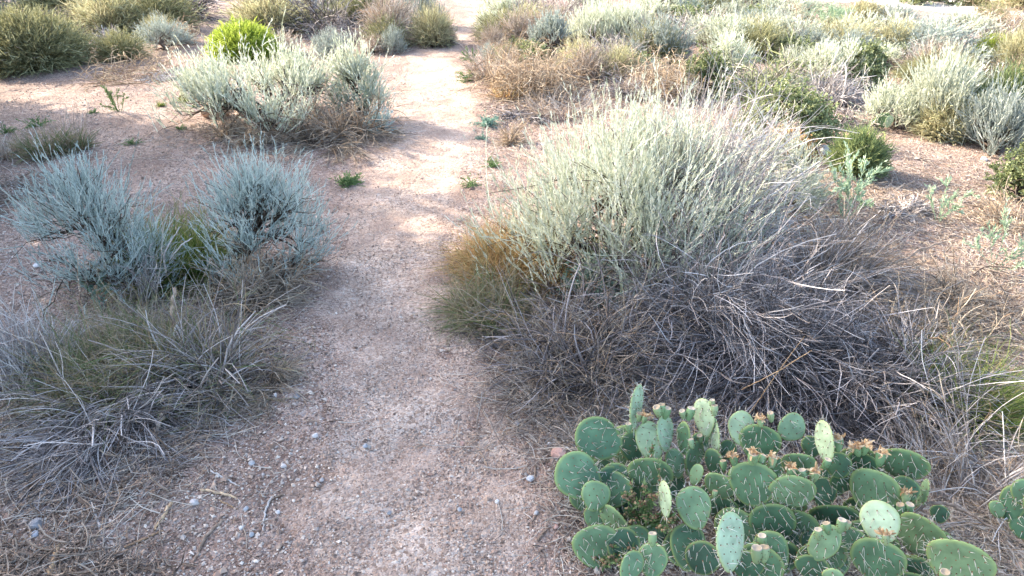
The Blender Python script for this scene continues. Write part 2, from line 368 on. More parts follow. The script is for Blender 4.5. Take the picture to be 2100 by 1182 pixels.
def woody(rng, L0, L1, L2, r0, sides=4):
    g = Geo()
    g.strands(L0, taper(r0, r0*.6, 6, len(L0), rng), 5, rng=rng); g.strands(L1, taper(r0*.5, r0*.25, 6, len(L1), rng), sides, rng=rng)
    g.strands(L2, taper(r0*.22, r0*.11, 6, len(L2), rng), 3, rng=rng); return g

def sage(rng, R, H, q=1.0, px=.004, mat='sage', shoots=5, sl=.14, up=.7, leaf=.026, nl=14, n=(8, 45, 200), deadmix=.0, low=.12, a0=.33, wood='wood', r0=.012, off=(0,0), nclump=14, lw=.4):
    k = min(1., q)
    L0, L1, L2 = skeleton(rng, R*.98, H*.86, n[0], int(n[1]*k), int(n[2]*k), nclump, low=low, off=off)
    ns = len(L2)*shoots; S = np.repeat(L2, shoots, 0)
    p, T = at_t(S, rng.uniform(.25, 1, ns)); d = nrm(T*.55+np.array([0, 0, up])+rng.normal(0, .25, (ns, 3)))
    P = grow(rng, p, d, sl*rng.uniform(.5, 1.1, ns)*(1+.7*(rng.random(ns) < .15)), 5, -.15, .18)
    f = Geo(); f.strands(P, taper(px*.36, px*.15, 5, ns), 2, rng=rng)
    leaves(f, rng, P, max(4, int(nl*.75)), leaf*.9, px*lw, a0*.85)
    return [('branches', woody(rng, L0, L1, L2, r0), wood), ('foliage', f, mat)]
def smallleaf(rng, R, H, q=1., px=.004, mat='green', wood='wood', leaf=.012, nl=20, n=(8, 45, 180), shoots=4, sl=.12, low=.05, r0=.009):
    L0, L1, L2 = skeleton(rng, R*.92, H*.86, n[0], int(n[1]*q), int(n[2]*q), 12, low=low)
    ns = len(L2)*shoots; S = np.repeat(L2, shoots, 0); p, T = at_t(S, rng.uniform(.1, 1, ns))
    P = grow(rng, p, nrm(T+np.array([0, 0, .4])+rng.normal(0, .5, (ns, 3))), sl*rng.uniform(.5, 1.3, ns), 4, 0, .3)
    w_ = woody(rng, L0, L1, L2, r0); w_.strands(P, taper(px*.2, px*.1, 4, ns), 2, rng=rng)
    f = Geo(); leaves(f, rng, P, nl, leaf, max(leaf*.3, px*.5), 1.0, 0, 1, (.5, 1, .3), curve=0)
    return [('branches', w_, wood), ('foliage', f, mat)]
def broom(rng, R, H, q=1., px=.004, mat='olive', n=2600, curl=.35, tips=3, low=.05, lean=(0, 0), wood='deaddark', tipl=.07, base=.25, straight=1.):
    """dense dome of fine stems fanning from the base, each one tufted with side stems at its tip"""
    n = int(n*q*.7); a = rng.random(n)*6.283; z = low+(1-low)*rng.random(n); h = np.sqrt(1-z*z)
    end = np.stack([h*np.cos(a)*R, h*np.sin(a)*R, z*H], -1)*rng.uniform(.55, 1, (n, 1))
    root = np.stack([end[:, 0]*base*rng.random(n), end[:, 1]*base*rng.random(n), np.zeros(n)], -1)
    v = end-root; L = np.linalg.norm(v, axis=1); d = nrm(v+np.array([0, 0, .35])*L[:, None]*straight+np.array([lean[0], lean[1], 0])*L[:, None])
    P = grow(rng, root, d, L*1.05, 7, .45*straight, curl)
    f = Geo(); f.strands(P, taper(px*.4, px*.2, 7, n, rng), 2, rng=rng)
    if tips:
        m = n*tips; S = np.repeat(P, tips, 0); p, T = at_t(S, rng.uniform(.55, 1, m))
        Q = grow(rng, p, nrm(T+rng.normal(0, .38, (m, 3))+np.array([0, 0, .25])), tipl*rng.uniform(.5, 1.3, m), 4, 0, .3)
        f2 = Geo(); f2.strands(Q, taper(px*.42, px*.18, 4, m), 2, rng=rng)
        for A in range(len(f2.A)): f2.A[A] = .7+.3*np.asarray(f2.A[A])
        f.V += f2.V; f.F += [x+f.n for x in f2.F]; f.M += f2.M; f.T += f2.T; f.A += f2.A; f.n += f2.n
    st = Geo(); k = max(30, n//25); i = rng.integers(0, n, k); st.strands(P[i]*.96, taper(px*.5, px*.25, 7, k, rng), 3, rng=rng)
    return [('stems', st, wood), ('foliage', f, mat)]
def tuft(rng, R, H, q=1., px=.004, mat='grass', n=900, droop=.9, curl=.4, floor=None, base=.3, seed=0, lean=(0, 0, 0), rad=.42):
    n = int(n*q*.62); a = rng.random(n)*6.283; r = np.sqrt(rng.random(n))
    root = np.stack([r*np.cos(a)*R*base, r*np.sin(a)*R*base, np.zeros(n)], -1)
    e = rng.uniform(.25, 1.35, n); d = np.stack([np.cos(e)*np.cos(a), np.cos(e)*np.sin(a), np.sin(e)], -1)+np.array(lean)
    L = 1/np.sqrt((np.cos(e)/R)**2+(np.sin(e)/H)**2)*rng.uniform(.5, 1.15, n)
    P = grow(rng, root, d, L, 6, droop*rng.uniform(.3, 1.3, n), curl, floor)
    g = Geo(); g.strands(P, taper(px*rad, px*.08, 6, n, rng), 2, rng=rng)
    parts = [('blades', g, mat)]
    if seed:
        i = rng.integers(0, n, seed); p, T = P[i, -2], nrm(P[i, -1]-P[i, -2])
        Q = grow(rng, P[i, 1], nrm(d[i]+np.array([0, 0, 1.2])), H*rng.uniform(.9, 1.4, seed), 6, .3, .15)
        s = Geo(); s.strands(Q, taper(px*.22, px*.12, 6, seed), 2, rng=rng); leaves(s, rng, Q, 10, .018, px*.22, .4, .6, 1)
        parts.append(('seed_stalks', s, 'straw'))
    return parts
def deadbrush(rng, R, H, q=1., px=.004, mat='dead', n=500, bias=(0, 0, 0), droop=1.1, curl=.35, floor=None, base=.25, twigs=4, e0=.1, e1=1.2, r0=.0022, fine=True, az=None, twl=.35, finemat=None, Lf=1.):
    n = int(n*q*.75); a = rng.random(n)*6.283 if az is None else rng.normal(az[0], az[1], n); r = np.sqrt(rng.random(n)); a2 = rng.random(n)*6.283
    nb = max(8, n//22); bi = rng.integers(0, nb, n); loose = rng.random(n) < .3; bx = np.sqrt(rng.random(nb)); ba = rng.random(nb)*6.283
    r = np.where(loose, r, bx[bi]); a2 = np.where(loose, a2, ba[bi]); j_ = rng.normal(0, .035, (n, 2))*R
    root = np.stack([r*np.cos(a2)*R*base+j_[:, 0], r*np.sin(a2)*R*base+j_[:, 1], np.zeros(n)], -1)
    be = rng.uniform(e0, e1, nb); baz = a[:nb]; e = np.where(loose, rng.uniform(e0, e1, n), be[bi]+rng.normal(0, .09, n)); a = np.where(loose, a, baz[bi]+rng.normal(0, .16, n))
    d = np.stack([np.cos(e)*np.cos(a), np.cos(e)*np.sin(a), np.sin(e)], -1)+np.array(bias)*np.where(loose, rng.uniform(.3, 1.3, n), rng.uniform(.3, 1.3, nb)[bi])[:, None]; droop = droop*np.where(loose, 1, rng.uniform(.7, 1.2, nb)[bi])
    L = Lf*1.05/np.sqrt((np.cos(e)/R)**2+(np.sin(e)/H)**2)*rng.uniform(.45, 1.15, n)
    P = grow(rng, root, d, L, 8, droop*rng.uniform(.7, 1.15, n), curl, floor)
    g = Geo(); g.strands(P, taper(max(r0, px*.42), max(.0009, px*.2), 8, n, rng)*np.where(rng.random((n, 1)) < .06, 2.2, 1), 3, rng=rng)
    parts = [('stems', g, mat)]
    m = n*twigs; S = np.repeat(P, twigs, 0); p, T = at_t(S, rng.uniform(.25, .95, m))
    Q = grow(rng, p, nrm(T+rng.normal(0, .42, (m, 3))), np.repeat(L, twigs)*twl*rng.uniform(.3, 1.2, m), 5, .3, .35, floor)
    h = Geo(); h.strands(Q, taper(px*.36, px*.16, 5, m, rng), 2, rng=rng)
    parts.append(('twigs', h, finemat or mat)); return parts
def tangle(rng, R, H, q=1., px=.004, mat='tangle', n=260, floor=None):
    n = int(n*q); a = rng.random(n)*6.283; r = np.sqrt(rng.random(n))*.8
    root = np.stack([r*np.cos(a)*R, r*np.sin(a)*R, rng.random(n)*H*.5], -1)
    P = grow(rng, root, rng.normal(0, 1, (n, 3))*np.array([1, 1, .8]), R*rng.uniform(.5, 1.2, n), 10, .5, 1.2, floor)
    P[..., 2] = np.clip(P[..., 2], 0, H)
    g = Geo(); g.strands(P, taper(px*.38, px*.2, 10, n, rng), 3, rng=rng); m = n*3
    p, T = at_t(np.repeat(P, 3, 0), rng.random(m)); Q = grow(rng, p, rng.normal(0, 1, (m, 3)), R*.35*rng.uniform(.4, 1.2, m), 6, .2, 1.1, floor)
    Q[..., 2] = np.clip(Q[..., 2], 0, H*1.1)
    h = Geo(); h.strands(Q, taper(px*.28, px*.15, 6, m, rng), 2, rng=rng); return [('stems', g, mat), ('twigs', h, mat)]
def weed(rng, R, H, q=1., px=.004, mat='weed', n=9, nl=16, leaf=.02, wide=.13, lean=.35):
    d = np.stack([rng.normal(0, lean*1.3, n), rng.normal(0, lean*1.3, n), np.ones(n)], -1)
    L = H*rng.uniform(.65, 1.08, n); P = grow(rng, rng.normal(0, .01, (n, 3))*np.array([1, 1, 0]), d*np.array([R/H*2.2, R/H*2.2, 1]), L*1.1, 7, .1, .2)
    m = n*4; p, T = at_t(np.repeat(P, 4, 0), rng.uniform(.25, .9, m)); Q = grow(rng, p, nrm(T+rng.normal(0, .5, (m, 3))), np.repeat(L, 4)*.3, 7, 0, .2)
    A = np.concatenate([P, Q]); s = Geo(); s.strands(A, taper(px*.35, px*.15, 7, len(A)), 3, rng=rng)
    f = Geo(); leaves(f, rng, A, nl, leaf, max(leaf*wide, px*.32), .6, .15, 1, (.4, 1, .2)); return [('stems', s, mat), ('leaves', f, mat)]
def rosette(rng, R, H, q=1., px=.004, mat='weed', n=40):
    a = rng.random(n)*6.283; e = rng.uniform(.15, 1.1, n); d = np.stack([np.cos(e)*np.cos(a), np.cos(e)*np.sin(a), np.sin(e)], -1)
    L = 1/np.sqrt((np.cos(e)/R)**2+(np.sin(e)/H)**2)*rng.uniform(.5, 1.1, n)
    P = grow(rng, rng.normal(0, R*.15, (n, 3))*np.array([1, 1, 0]), d, L, 6, .6, .2); s = Geo(); s.strands(P, taper(px*.4, px*.2, 6, n), 2, rng=rng)
    f = Geo(); leaves(f, rng, P, 9, R*.2, max(R*.03,px*.35), .8, .15, 1, (.4, 1, .3)); return [('stems', s, mat), ('leaves', f, mat)]

GEN = dict(sage=sage, smallleaf=smallleaf, broom=broom, tuft=tuft, deadbrush=deadbrush, tangle=tangle, weed=weed, rosette=rosette)
SEED = [100]
def plant(name, cat, label, box, gen, group=None, fwd=.55, at=None, Rk=1., rot=None, **kw):
    """box: the plant's outline in the photograph x0,y0,x1,y1; its foot stands on the ground near the lower edge"""
    SEED[0] += 1; rng = np.random.default_rng(SEED[0])
    x0, y0, x1, y1 = box; foot = G((x0+x1)/2, y1)
    dist = depth(foot); Wd = (x1-x0)*dist/F0; c = foot+np.array([0, 1, 0])*Wd*.5*fwd*(1 if at is None else 0)
    if at is not None: c = G(*at)
    c[0] = (((x0+x1)/2-1050)/F0*depth(c)) if at is None else c[0]
    c[2] = float(zg(c[0], c[1])); R = Wd/2*Rk
    if at is not None:
        R = (x1-x0)*depth(c)/F0/2*Rk
    H = max(.03, topz(c[1]+R*.15, y0)-c[2])
    px = depth(c)/745.
    t = thing(name, label, cat, c, group)
    fn = GEN[gen]; 
    if at is not None and gen == 'sage': kw['off'] = (((x0+x1)/2-1050)/F0*depth(c)-c[0], 0)
    if 'floor' in fn.__code__.co_varnames[:fn.__code__.co_argcount]: kw['floor'] = floor_of(c)
    for nm, g, m in fn(rng, R, H, px=px, **kw): g.build(nm, M[m], t)
    return t
PROTO = {}
def far(key, box, label, name, cat, group=None, fwd=.5, turn=True):
    """a copy of one of a few model plants, scaled to its outline and linked with its parts"""
    SEED[0] += 1; rng = np.random.default_rng(SEED[0]*7+1)
    if key not in PROTO:
        gen, kw = FARKIND[key]; PROTO[key] = []
        for v in range(3):
            r = np.random.default_rng(900+17*v+len(PROTO)*101)
            PROTO[key].append([(nm, g, m) for nm, g, m in GEN[gen](r, .5, .6, px=.009, **kw)]); PROTO[key][-1] = [(nm, g, m, None) for nm, g, m in PROTO[key][-1]]
    x0, y0, x1, y1 = box; foot = G((x0+x1)/2, y1); Wd = (x1-x0)*depth(foot)/F0
    c = foot+np.array([0, Wd*.5*fwd, 0]); c[0] = ((x0+x1)/2-1050)/F0*depth(c); c[2] = float(zg(c[0], c[1]))
    Wd = (x1-x0)*depth(c)/F0*1.38; H = max(.05, topz(c[1], y0)-c[2])*1.25
    t = thing(name, label, cat, c, group); t.scale = (Wd, Wd, H/.6); t.rotation_euler.z = rng.random()*6.28 if turn else 0
    v = int(rng.integers(0, 3)); L = PROTO[key][v]
    for i, (nm, g, m, me) in enumerate(L):
        if me is None:
            o = g.build(nm, M[m], t); L[i] = (nm, None, m, o.data)
        else:
            o = bpy.data.objects.new(nm, me); C.objects.link(o); o.parent = t
    return t
FARKIND = {
 'sage': ('sage', dict(n=(8,40,150), shoots=4, nl=11, leaf=.055, sl=.17, r0=.014)),
 'grey': ('sage', dict(n=(8,40,150), shoots=4, nl=11, leaf=.05, sl=.2, r0=.014, mat='grey', up=.5, wood='woodpale')),
 'sagegreen': ('sage', dict(n=(8,40,150), shoots=4, nl=11, leaf=.05, sl=.18, mat='sagegreen')),
 'green': ('smallleaf', dict(n=(8,40,140), shoots=4, nl=13, leaf=.026)),
 'gold': ('broom', dict(n=1300, mat='gold', tips=3, tipl=.1)),
 'olive': ('broom', dict(n=1300, mat='olive', tips=3, tipl=.1)),
 'lime': ('broom', dict(n=1500, mat='lime', tips=4, tipl=.08, curl=.2)),
 'straw': ('broom', dict(n=900, mat='straw', tips=2, tipl=.12, curl=.5)),
 'dead': ('deadbrush', dict(n=420, twigs=4, r0=.004, droop=.6)),
 'deaddark': ('deadbrush', dict(n=420, twigs=4, r0=.004, droop=.6, mat='deaddark')),
 'tangle': ('tangle', dict(n=200)),
}

# ------------------------------------------------------------------ the near shrubs left of the path
P_ = plant
P_('sagebrush', 'sagebrush', 'blue-grey sagebrush with a wide feathery crown, at the far left of the front left shrubs', (62,262,405,520), 'sage', at=(318,590), mat='blue', shoots=5, sl=.15, nl=17, leaf=.024, a0=.36, up=.75, low=.26, nclump=13, n=(6,50,230), lw=.3, r0=.011, Rk=.95)
P_('sagebrush', 'sagebrush', 'blue-grey sagebrush on a dark bare trunk, beside the left edge of the path', (380,262,720,520), 'sage', at=(458,560), mat='blue', shoots=5, sl=.15, nl=17, leaf=.024, a0=.36, up=.75, low=.26, nclump=13, n=(6,50,230), lw=.3, r0=.012, Rk=.95)
P_('grass_tuft', 'grass', 'bright green fine grass clump between the two blue-grey sagebrushes', (250,385,470,590), 'tuft', mat='grass', n=4200, droop=.5, base=.5, curl=.5)
P_('grass_tuft', 'grass', 'green and tan grass clump in front of the left sagebrushes, mixed with dry stems', (110,555,390,820), 'tuft', mat='mixgrass', n=6000, droop=.5, base=.8, curl=1.3, seed=12)
P_('dry_brush', 'dry brush', 'dead grey brush with broken pale sticks right of the green and tan grass clump', (290,520,575,835), 'deadbrush', mat='dead', finemat='mixgrass', n=760, droop=1.0, base=.5, twigs=4, curl=.45, r0=.0024)
P_('dry_brush', 'dry brush', 'low dark brush of fine stems under the right blue-grey sagebrush', (380,490,640,650), 'deadbrush', mat='deadfine', n=520, droop=1.2, base=.6, twigs=5, curl=.5)
P_('dry_brush', 'dry brush', 'fan of silvery lilac dry stems at the left edge of the picture', (-60,560,190,840), 'deadbrush', mat='violet', n=420, droop=.25, bias=(-.5,0,.6), base=.45, twigs=4, curl=.15, twl=.5, r0=.0022, e0=.5)
P_('dry_brush', 'dry brush', 'spray of upright whitish bare stems in front of the left blue-grey sagebrush', (200,455,380,640), 'deadbrush', mat='violet', n=110, droop=.1, bias=(-.1,0,.5), base=.4, twigs=4, curl=.2, twl=.4, r0=.0022, e0=.6)
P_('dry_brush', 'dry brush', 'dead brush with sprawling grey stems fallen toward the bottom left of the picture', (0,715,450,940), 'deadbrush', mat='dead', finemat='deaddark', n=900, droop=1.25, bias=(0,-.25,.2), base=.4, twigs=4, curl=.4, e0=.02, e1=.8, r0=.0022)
P_('dry_brush', 'dry brush', 'small heap of thin straw-grey stems at the path side of the front left brush', (430,690,600,830), 'deadbrush', mat='deadfine', n=330, droop=1.4, base=.7, twigs=5, curl=.5)
P_('weed', 'weed', 'pale leafy weed standing among the stems of the front left brush', (180,545,240,640), 'weed', mat='weedblue', n=5)
P_('weed', 'weed', 'pale grey-green weed between the green grass clump and the broken sticks', (285,510,340,590), 'weed', mat='weedblue', n=5)
# ------------------------------------------------------------------ the big mixed thicket right of the path
P_('sagebrush', 'sagebrush', 'large silvery sagebrush with a sunlit crown at the right edge of the path', (955,150,1600,520), 'sage', at=(1285,555), mat='sage', shoots=6, sl=.24, nl=26, leaf=.028, up=1.0, n=(12,80,420), r0=.014, low=.2, Rk=1.0, nclump=30)
P_('sagebrush', 'sagebrush', 'silvery sagebrush behind the white dry stems, right part of the big thicket', (1440,255,1720,440), 'sage', at=(1545,440), mat='sage', shoots=6, sl=.15, nl=18, up=.6, n=(8,45,170))
P_('dry_brush', 'dry brush', 'tall white-grey bare stems rising out of the big silvery sagebrush to the right', (1290,235,1740,560), 'deadbrush', at=(1400,530), mat='violet', n=560, droop=.3, bias=(.5,.1,.5), twigs=6, curl=.25, e0=.4, e1=1.4, r0=.0028, twl=.4, Lf=1.15)
P_('grass_tuft', 'grass', 'golden fine grass clump glowing in the sun at the left foot of the big sagebrush', (950,400,1165,575), 'tuft', mat='goldgrass', n=6500, droop=.5, base=.8, curl=1.5)
P_('grass_tuft', 'grass', 'green wiry grass leaning over the right edge of the path', (915,450,1090,670), 'tuft', mat='mixgrass', n=2400, droop=.7, base=.7, curl=1.4, lean=(-.25,-.1,0))
P_('dry_brush', 'dry brush', 'arching pale grey dead brush in the heart of the big thicket, below the silvery crown', (1080,400,1760,760), 'deadbrush', mat='dead', n=1700, droop=1.25, bias=(.6,-.15,.1), twigs=4, curl=.4, r0=.0022, Rk=.9, Lf=1.1)
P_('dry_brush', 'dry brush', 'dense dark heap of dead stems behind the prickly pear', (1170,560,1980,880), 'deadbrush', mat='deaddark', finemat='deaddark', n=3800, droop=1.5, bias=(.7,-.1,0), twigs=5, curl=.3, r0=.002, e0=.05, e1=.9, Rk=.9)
P_('dry_brush', 'dry brush', 'grey combed dead brush sweeping right above the dark heap', (1480,420,1900,650), 'deadbrush', mat='dead', finemat='deadfine', n=1300, droop=1.1, bias=(.6,0,.1), twigs=5, curl=.3, r0=.002)
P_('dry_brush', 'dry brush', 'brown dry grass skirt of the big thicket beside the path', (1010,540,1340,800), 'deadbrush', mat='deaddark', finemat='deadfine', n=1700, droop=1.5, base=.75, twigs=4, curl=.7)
P_('leafy_plant', 'plant', 'small round-leaved green plant in the dead stems below the silvery crown', (1165,470,1240,560), 'smallleaf', mat='green', n=(5,15,40), leaf=.012, nl=14)
P_('leafy_plant', 'plant', 'bluish-green round-leaved plant low in the shaded side of the big thicket', (1145,545,1275,630), 'smallleaf', mat='weedblue', n=(5,20,60), leaf=.012, nl=14)
P_('sagebrush', 'sagebrush', 'thin blue-grey sage sprig poking out of the dead stems of the big thicket', (1385,480,1450,610), 'sage', mat='grey', n=(3,8,25), shoots=4)
P_('sagebrush', 'sagebrush', 'small grey sage sprig among the combed stems, right of the thin blue-grey sprig', (1540,440,1620,540), 'sage', mat='grey', n=(3,8,25), shoots=4)
P_('grass_tuft', 'grass', 'soft green grass clump at the right end of the dark heap of dead stems', (1870,650,2080,870), 'tuft', mat='grass', n=2600, droop=.9, base=.8, curl=.5, lean=(.2,0,0))
P_('dry_brush', 'dry brush', 'loose upright whitish stems at the right edge of the picture above the prickly pear', (1840,760,2180,1060), 'deadbrush', mat='violet', finemat='deadfine', n=330, droop=.9, base=.9, twigs=5, curl=.35, r0=.0015)
P_('dry_brush', 'dry brush', 'thin litter-like dead brush between the dark heap and the green grass clump', (1700,560,1960,760), 'deadbrush', mat='deadfine', n=700, droop=1.2, bias=(.4,0,0), base=.8, twigs=4, curl=.5)
P_('dry_brush', 'dry brush', 'low mat of grey twigs behind the green grass clump at the right edge', (1880,540,2200,700), 'deadbrush', mat='deadfine', n=420, droop=1.3, base=.9, twigs=5, curl=.5)
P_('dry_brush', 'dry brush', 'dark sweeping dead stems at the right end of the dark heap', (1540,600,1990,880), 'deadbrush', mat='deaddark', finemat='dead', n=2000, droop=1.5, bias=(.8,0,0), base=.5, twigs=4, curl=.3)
P_('dry_brush', 'dry brush', 'small straw-coloured dry plant between the path and the silvery crown', (1015,235,1085,300), 'deadbrush', mat='tangle', n=160, droop=.6, twigs=4)
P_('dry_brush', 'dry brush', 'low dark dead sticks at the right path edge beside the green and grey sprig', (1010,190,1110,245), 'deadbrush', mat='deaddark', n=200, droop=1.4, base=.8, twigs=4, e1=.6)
P_('grass_tuft', 'grass', 'tan dry grass between the silvery crown and the wide wiry tangle', (1080,180,1240,240), 'tuft', mat='straw', n=900, droop=.9, base=.9, curl=.6)
P_('dry_brush', 'dry brush', 'grey dead twigs on the ground right of the olive-leaved shrub', (1690,215,1790,270), 'deadbrush', mat='dead', n=260, droop=1.2, base=.8, twigs=4)
P_('grass_tuft', 'grass', 'rust-tan grass strip fallen on the gravel below the big thicket', (1040,690,1290,860), 'tuft', mat='straw', n=800, droop=1.5, base=.9, curl=.5)

# ------------------------------------------------------------------ left middle distance
P_('sagebrush', 'sagebrush', 'large pale sagebrush with dark spreading branches, left of the path', (352,62,735,275), 'sage', at=(560,252), mat='sage', shoots=6, sl=.2, nl=17, leaf=.034, up=.9, n=(10,60,260), r0=.02, low=.1, nclump=18)
P_('sagebrush', 'sagebrush', 'pale sagebrush with a brown dead underside touching the left edge of the path', (680,52,818,250), 'sage', mat='sage', shoots=5, sl=.17, nl=16, leaf=.034, up=.8, n=(7,36,130), low=.1)
P_('dry_brush', 'dry brush', 'brown dead stems spread under the two pale sagebrushes left of the path', (560,170,800,300), 'deadbrush', mat='deadfine', n=700, droop=1.1, base=.7, twigs=4, curl=.4)
P_('dry_brush', 'dry brush', 'rusty dry twigs at the foot of the large pale sagebrush', (420,215,620,300), 'deadbrush', mat='tangle', n=260, droop=1.1, base=.8, twigs=4, curl=.6)
P_('sagebrush', 'sagebrush', 'small drooping blue-grey sagebrush at the path edge below the pale sagebrushes', (755,215,798,275), 'sage', mat='blue', n=(3,9,30), up=.1, sl=.1)
P_('weed', 'weed', 'dark green sprawling weed on the gravel at the left edge of the path', (678,350,757,385), 'rosette', n=60)
P_('weed', 'weed', 'upright thin green weed on the bare gravel in the left middle distance', (216,180,268,232), 'weed', n=7)
P_('grass_tuft', 'grass', 'tiny dark green grass tuft, left one of the pair on the bare gravel', (318,203,345,220), 'tuft', n=140, droop=.2)
P_('grass_tuft', 'grass', 'tiny bright green grass tuft, right and taller one of the pair on the bare gravel', (363,184,390,210), 'tuft', n=200, droop=.2)
P_('weed', 'weed', 'tiny flat green weed between the thin weed and the seeding grass', (178,221,206,234), 'rosette', n=24)
P_('weed', 'weed', 'toothed green weed above the olive grass clump at the left', (48,220,104,262), 'rosette', n=40)
P_('weed', 'weed', 'low green weed cut by the left edge of the picture', (-8,246,34,276), 'rosette', n=34)
P_('weed', 'weed', 'small green weed just above the left blue-grey sagebrush', (250,270,290,300), 'rosette', n=30)
P_('weed', 'weed', 'tiny green weed left of the tan rocks', (352,252,385,268), 'rosette', n=20)
P_('weed', 'weed', 'tiny green weed below the bright grass tuft', (388,210,408,222), 'rosette', n=20)
P_('grass_tuft', 'grass', 'olive-brown grass clump above the left blue-grey sagebrush', (50,245,150,325), 'tuft', mat='mixgrass', n=1300, droop=.7, base=.7, seed=5)
P_('grass_tuft', 'grass', 'pale green grass tuft with tall seed stalks beside the olive-brown clump', (128,235,198,312), 'tuft', mat='mixgrass', n=500, droop=.3, base=.5, seed=16)
P_('grass_tuft', 'grass', 'greyish dry grass clump at the left edge of the picture', (-50,268,62,328), 'tuft', mat='straw', n=900, droop=.8, base=.7)
P_('dry_brush', 'dry brush', 'sparse dry sticks heaped at the left edge below the greyish grass', (-60,300,95,420), 'deadbrush', mat='woodpale', n=240, droop=1.6, base=.9, twigs=3, curl=.7, e1=.7)
P_('rabbitbrush', 'rabbitbrush', 'big olive-grey fine-stemmed bush in the top left corner', (-70,4,215,150), 'broom', mat='olive', n=6500, tips=4, curl=.4)
P_('sage_sprig', 'sagebrush', 'small blue sage sprig standing in front of the top left bush', (93,92,124,138), 'weed', mat='weedblue', n=4)
P_('sage_sprig', 'sagebrush', 'dark blue-green sprig cut by the left edge of the picture', (-14,124,18,160), 'weed', mat='weedblue', n=6)
P_('dry_brush', 'dry brush', 'small grey dry shrub right of the top left bush', (196,42,252,90), 'deadbrush', mat='violet', n=220, droop=.2, twigs=4, e0=.3, curl=.2)
P_('rabbitbrush', 'rabbitbrush', 'bright lime green rounded bush behind the large pale sagebrush', (424,40,580,125), 'broom', mat='lime', n=4200, tips=5, tipl=.06, curl=.15)
P_('wiry_shrub', 'shrub', 'yellow wiry tangle left of the lime green bush', (335,28,410,92), 'tangle', n=170)
P_('wiry_shrub', 'shrub', 'thin tan wiry stems spread on the gravel left of the large pale sagebrush', (190,110,400,170), 'tangle', n=90)
P_('dry_brush', 'dry brush', 'flat grey mat of dead stems on the gravel left of the large pale sagebrush', (298,130,385,162), 'deadbrush', mat='violet', n=420, droop=1.8, base=.9, twigs=3, e1=.4)

# ------------------------------------------------------------------ right middle distance
P_('green_shrub', 'shrub', 'green small-leaved shrub behind the big silvery sagebrush, with olive leaves', (1480,140,1730,305), 'smallleaf', mat='green', n=(8,45,190), leaf=.02, nl=16)
P_('green_shrub', 'shrub', 'yellow-flowered spiky green shrub at the foot of the olive-leaved green shrub', (1535,262,1665,345), 'smallleaf', mat='goldgrass', n=(6,25,80), leaf=.014)
P_('snakeweed', 'snakeweed', 'rounded grass-green bush with bluish lower stems, right of the big thicket', (1692,262,1816,368), 'broom', mat='snake', n=2600, tips=4, tipl=.06, curl=.15, low=.15)
P_('sage_sprig', 'sagebrush', 'tall mint green sage sprigs in front of the rounded grass-green bush', (1688,318,1782,462), 'weed', mat='sagegreen', n=9, nl=30, leaf=.026)
P_('sage_sprig', 'sagebrush', 'thin mint green sprig on the sunlit gravel right of the mint sage sprigs', (1890,375,1955,462), 'weed', mat='sagegreen', n=5, leaf=.024)
P_('sage_sprig', 'sagebrush', 'leggy mint green sprigs near the right edge on the sunlit gravel', (1985,430,2085,570), 'weed', mat='sagegreen', n=6, leaf=.024)
P_('green_shrub', 'shrub', 'yellow-green small-leaved shrub cut by the right edge of the picture', (2032,288,2130,415), 'smallleaf', mat='green', n=(6,25,80), leaf=.016)
P_('dry_brush', 'dry brush', 'low grey heap of dead twigs on the sunlit gravel at the right', (1775,385,1905,448), 'deadbrush', mat='dead', n=330, droop=1.5, base=.8, twigs=4, e1=.8)
P_('dry_brush', 'dry brush', 'rusty dry brush under the yellow-green shrub at the right edge', (1985,370,2140,470), 'deadbrush', mat='tangle', n=280, droop=1.2, base=.8, twigs=4)
P_('sagebrush', 'sagebrush', 'large pale sagebrush with spiky upright shoots at the right side', (1815,118,2068,290), 'sage', mat='sage', shoots=6, sl=.2, nl=15, leaf=.034, up=.9, n=(9,50,220), low=.1)
P_('sagebrush', 'sagebrush', 'small pale sagebrush in the shade of the large right one', (1755,170,1905,275), 'sage', mat='sage', shoots=5, sl=.16, nl=15, leaf=.03, n=(7,30,110))
P_('rabbitbrush', 'rabbitbrush', 'yellow-green feathery bush at the right edge, beside the large pale sagebrush', (1945,130,2140,290), 'broom', mat='snake', n=2600, tips=5, tipl=.12, curl=.3, lean=(.3,0))
P_('rabbitbrush', 'rabbitbrush', 'yellow upright broom bush in front of the large right sagebrush', (1868,190,1990,290), 'broom', mat='gold', n=1800, tips=3, straight=.6)
P_('sagebrush', 'sagebrush', 'silver-grey combed sagebrush with a dark foot near the right edge', (1945,200,2105,325), 'sage', mat='grey', shoots=5, sl=.2, nl=14, leaf=.03, n=(8,34,130), up=.9)
P_('leafy_weed', 'weed', 'bright green toothed weed at the right edge of the path', (935,136,988,168), 'rosette', n=50)
P_('leafy_weed', 'weed', 'dark leafy weed just above the bright toothed weed', (946,98,992,132), 'weed', n=10)
P_('sage_sprig', 'sagebrush', 'green and grey sprig at the path edge above the big silvery sagebrush', (965,218,1030,262), 'rosette', mat='weedblue', n=60)
P_('sage_sprig', 'sagebrush', 'small blue-grey sprig just below the green and grey sprig', (970,255,1003,288), 'rosette', mat='weedblue', n=30)
P_('leafy_weed', 'weed', 'green weed half hidden at the left foot of the silvery crown', (990,300,1030,345), 'rosette', n=40)
P_('leafy_weed', 'weed', 'dark green weed at the path edge beside the silvery crown', (943,340,985,385), 'rosette', n=30)
P_('wiry_shrub', 'shrub', 'wide tan wiry tangle right of the path in the sun', (985,95,1200,205), 'tangle', n=520)
P_('wiry_shrub', 'shrub', 'brown curly wiry tangle in front of the white-grey shrub', (1270,105,1450,205), 'tangle', n=420)
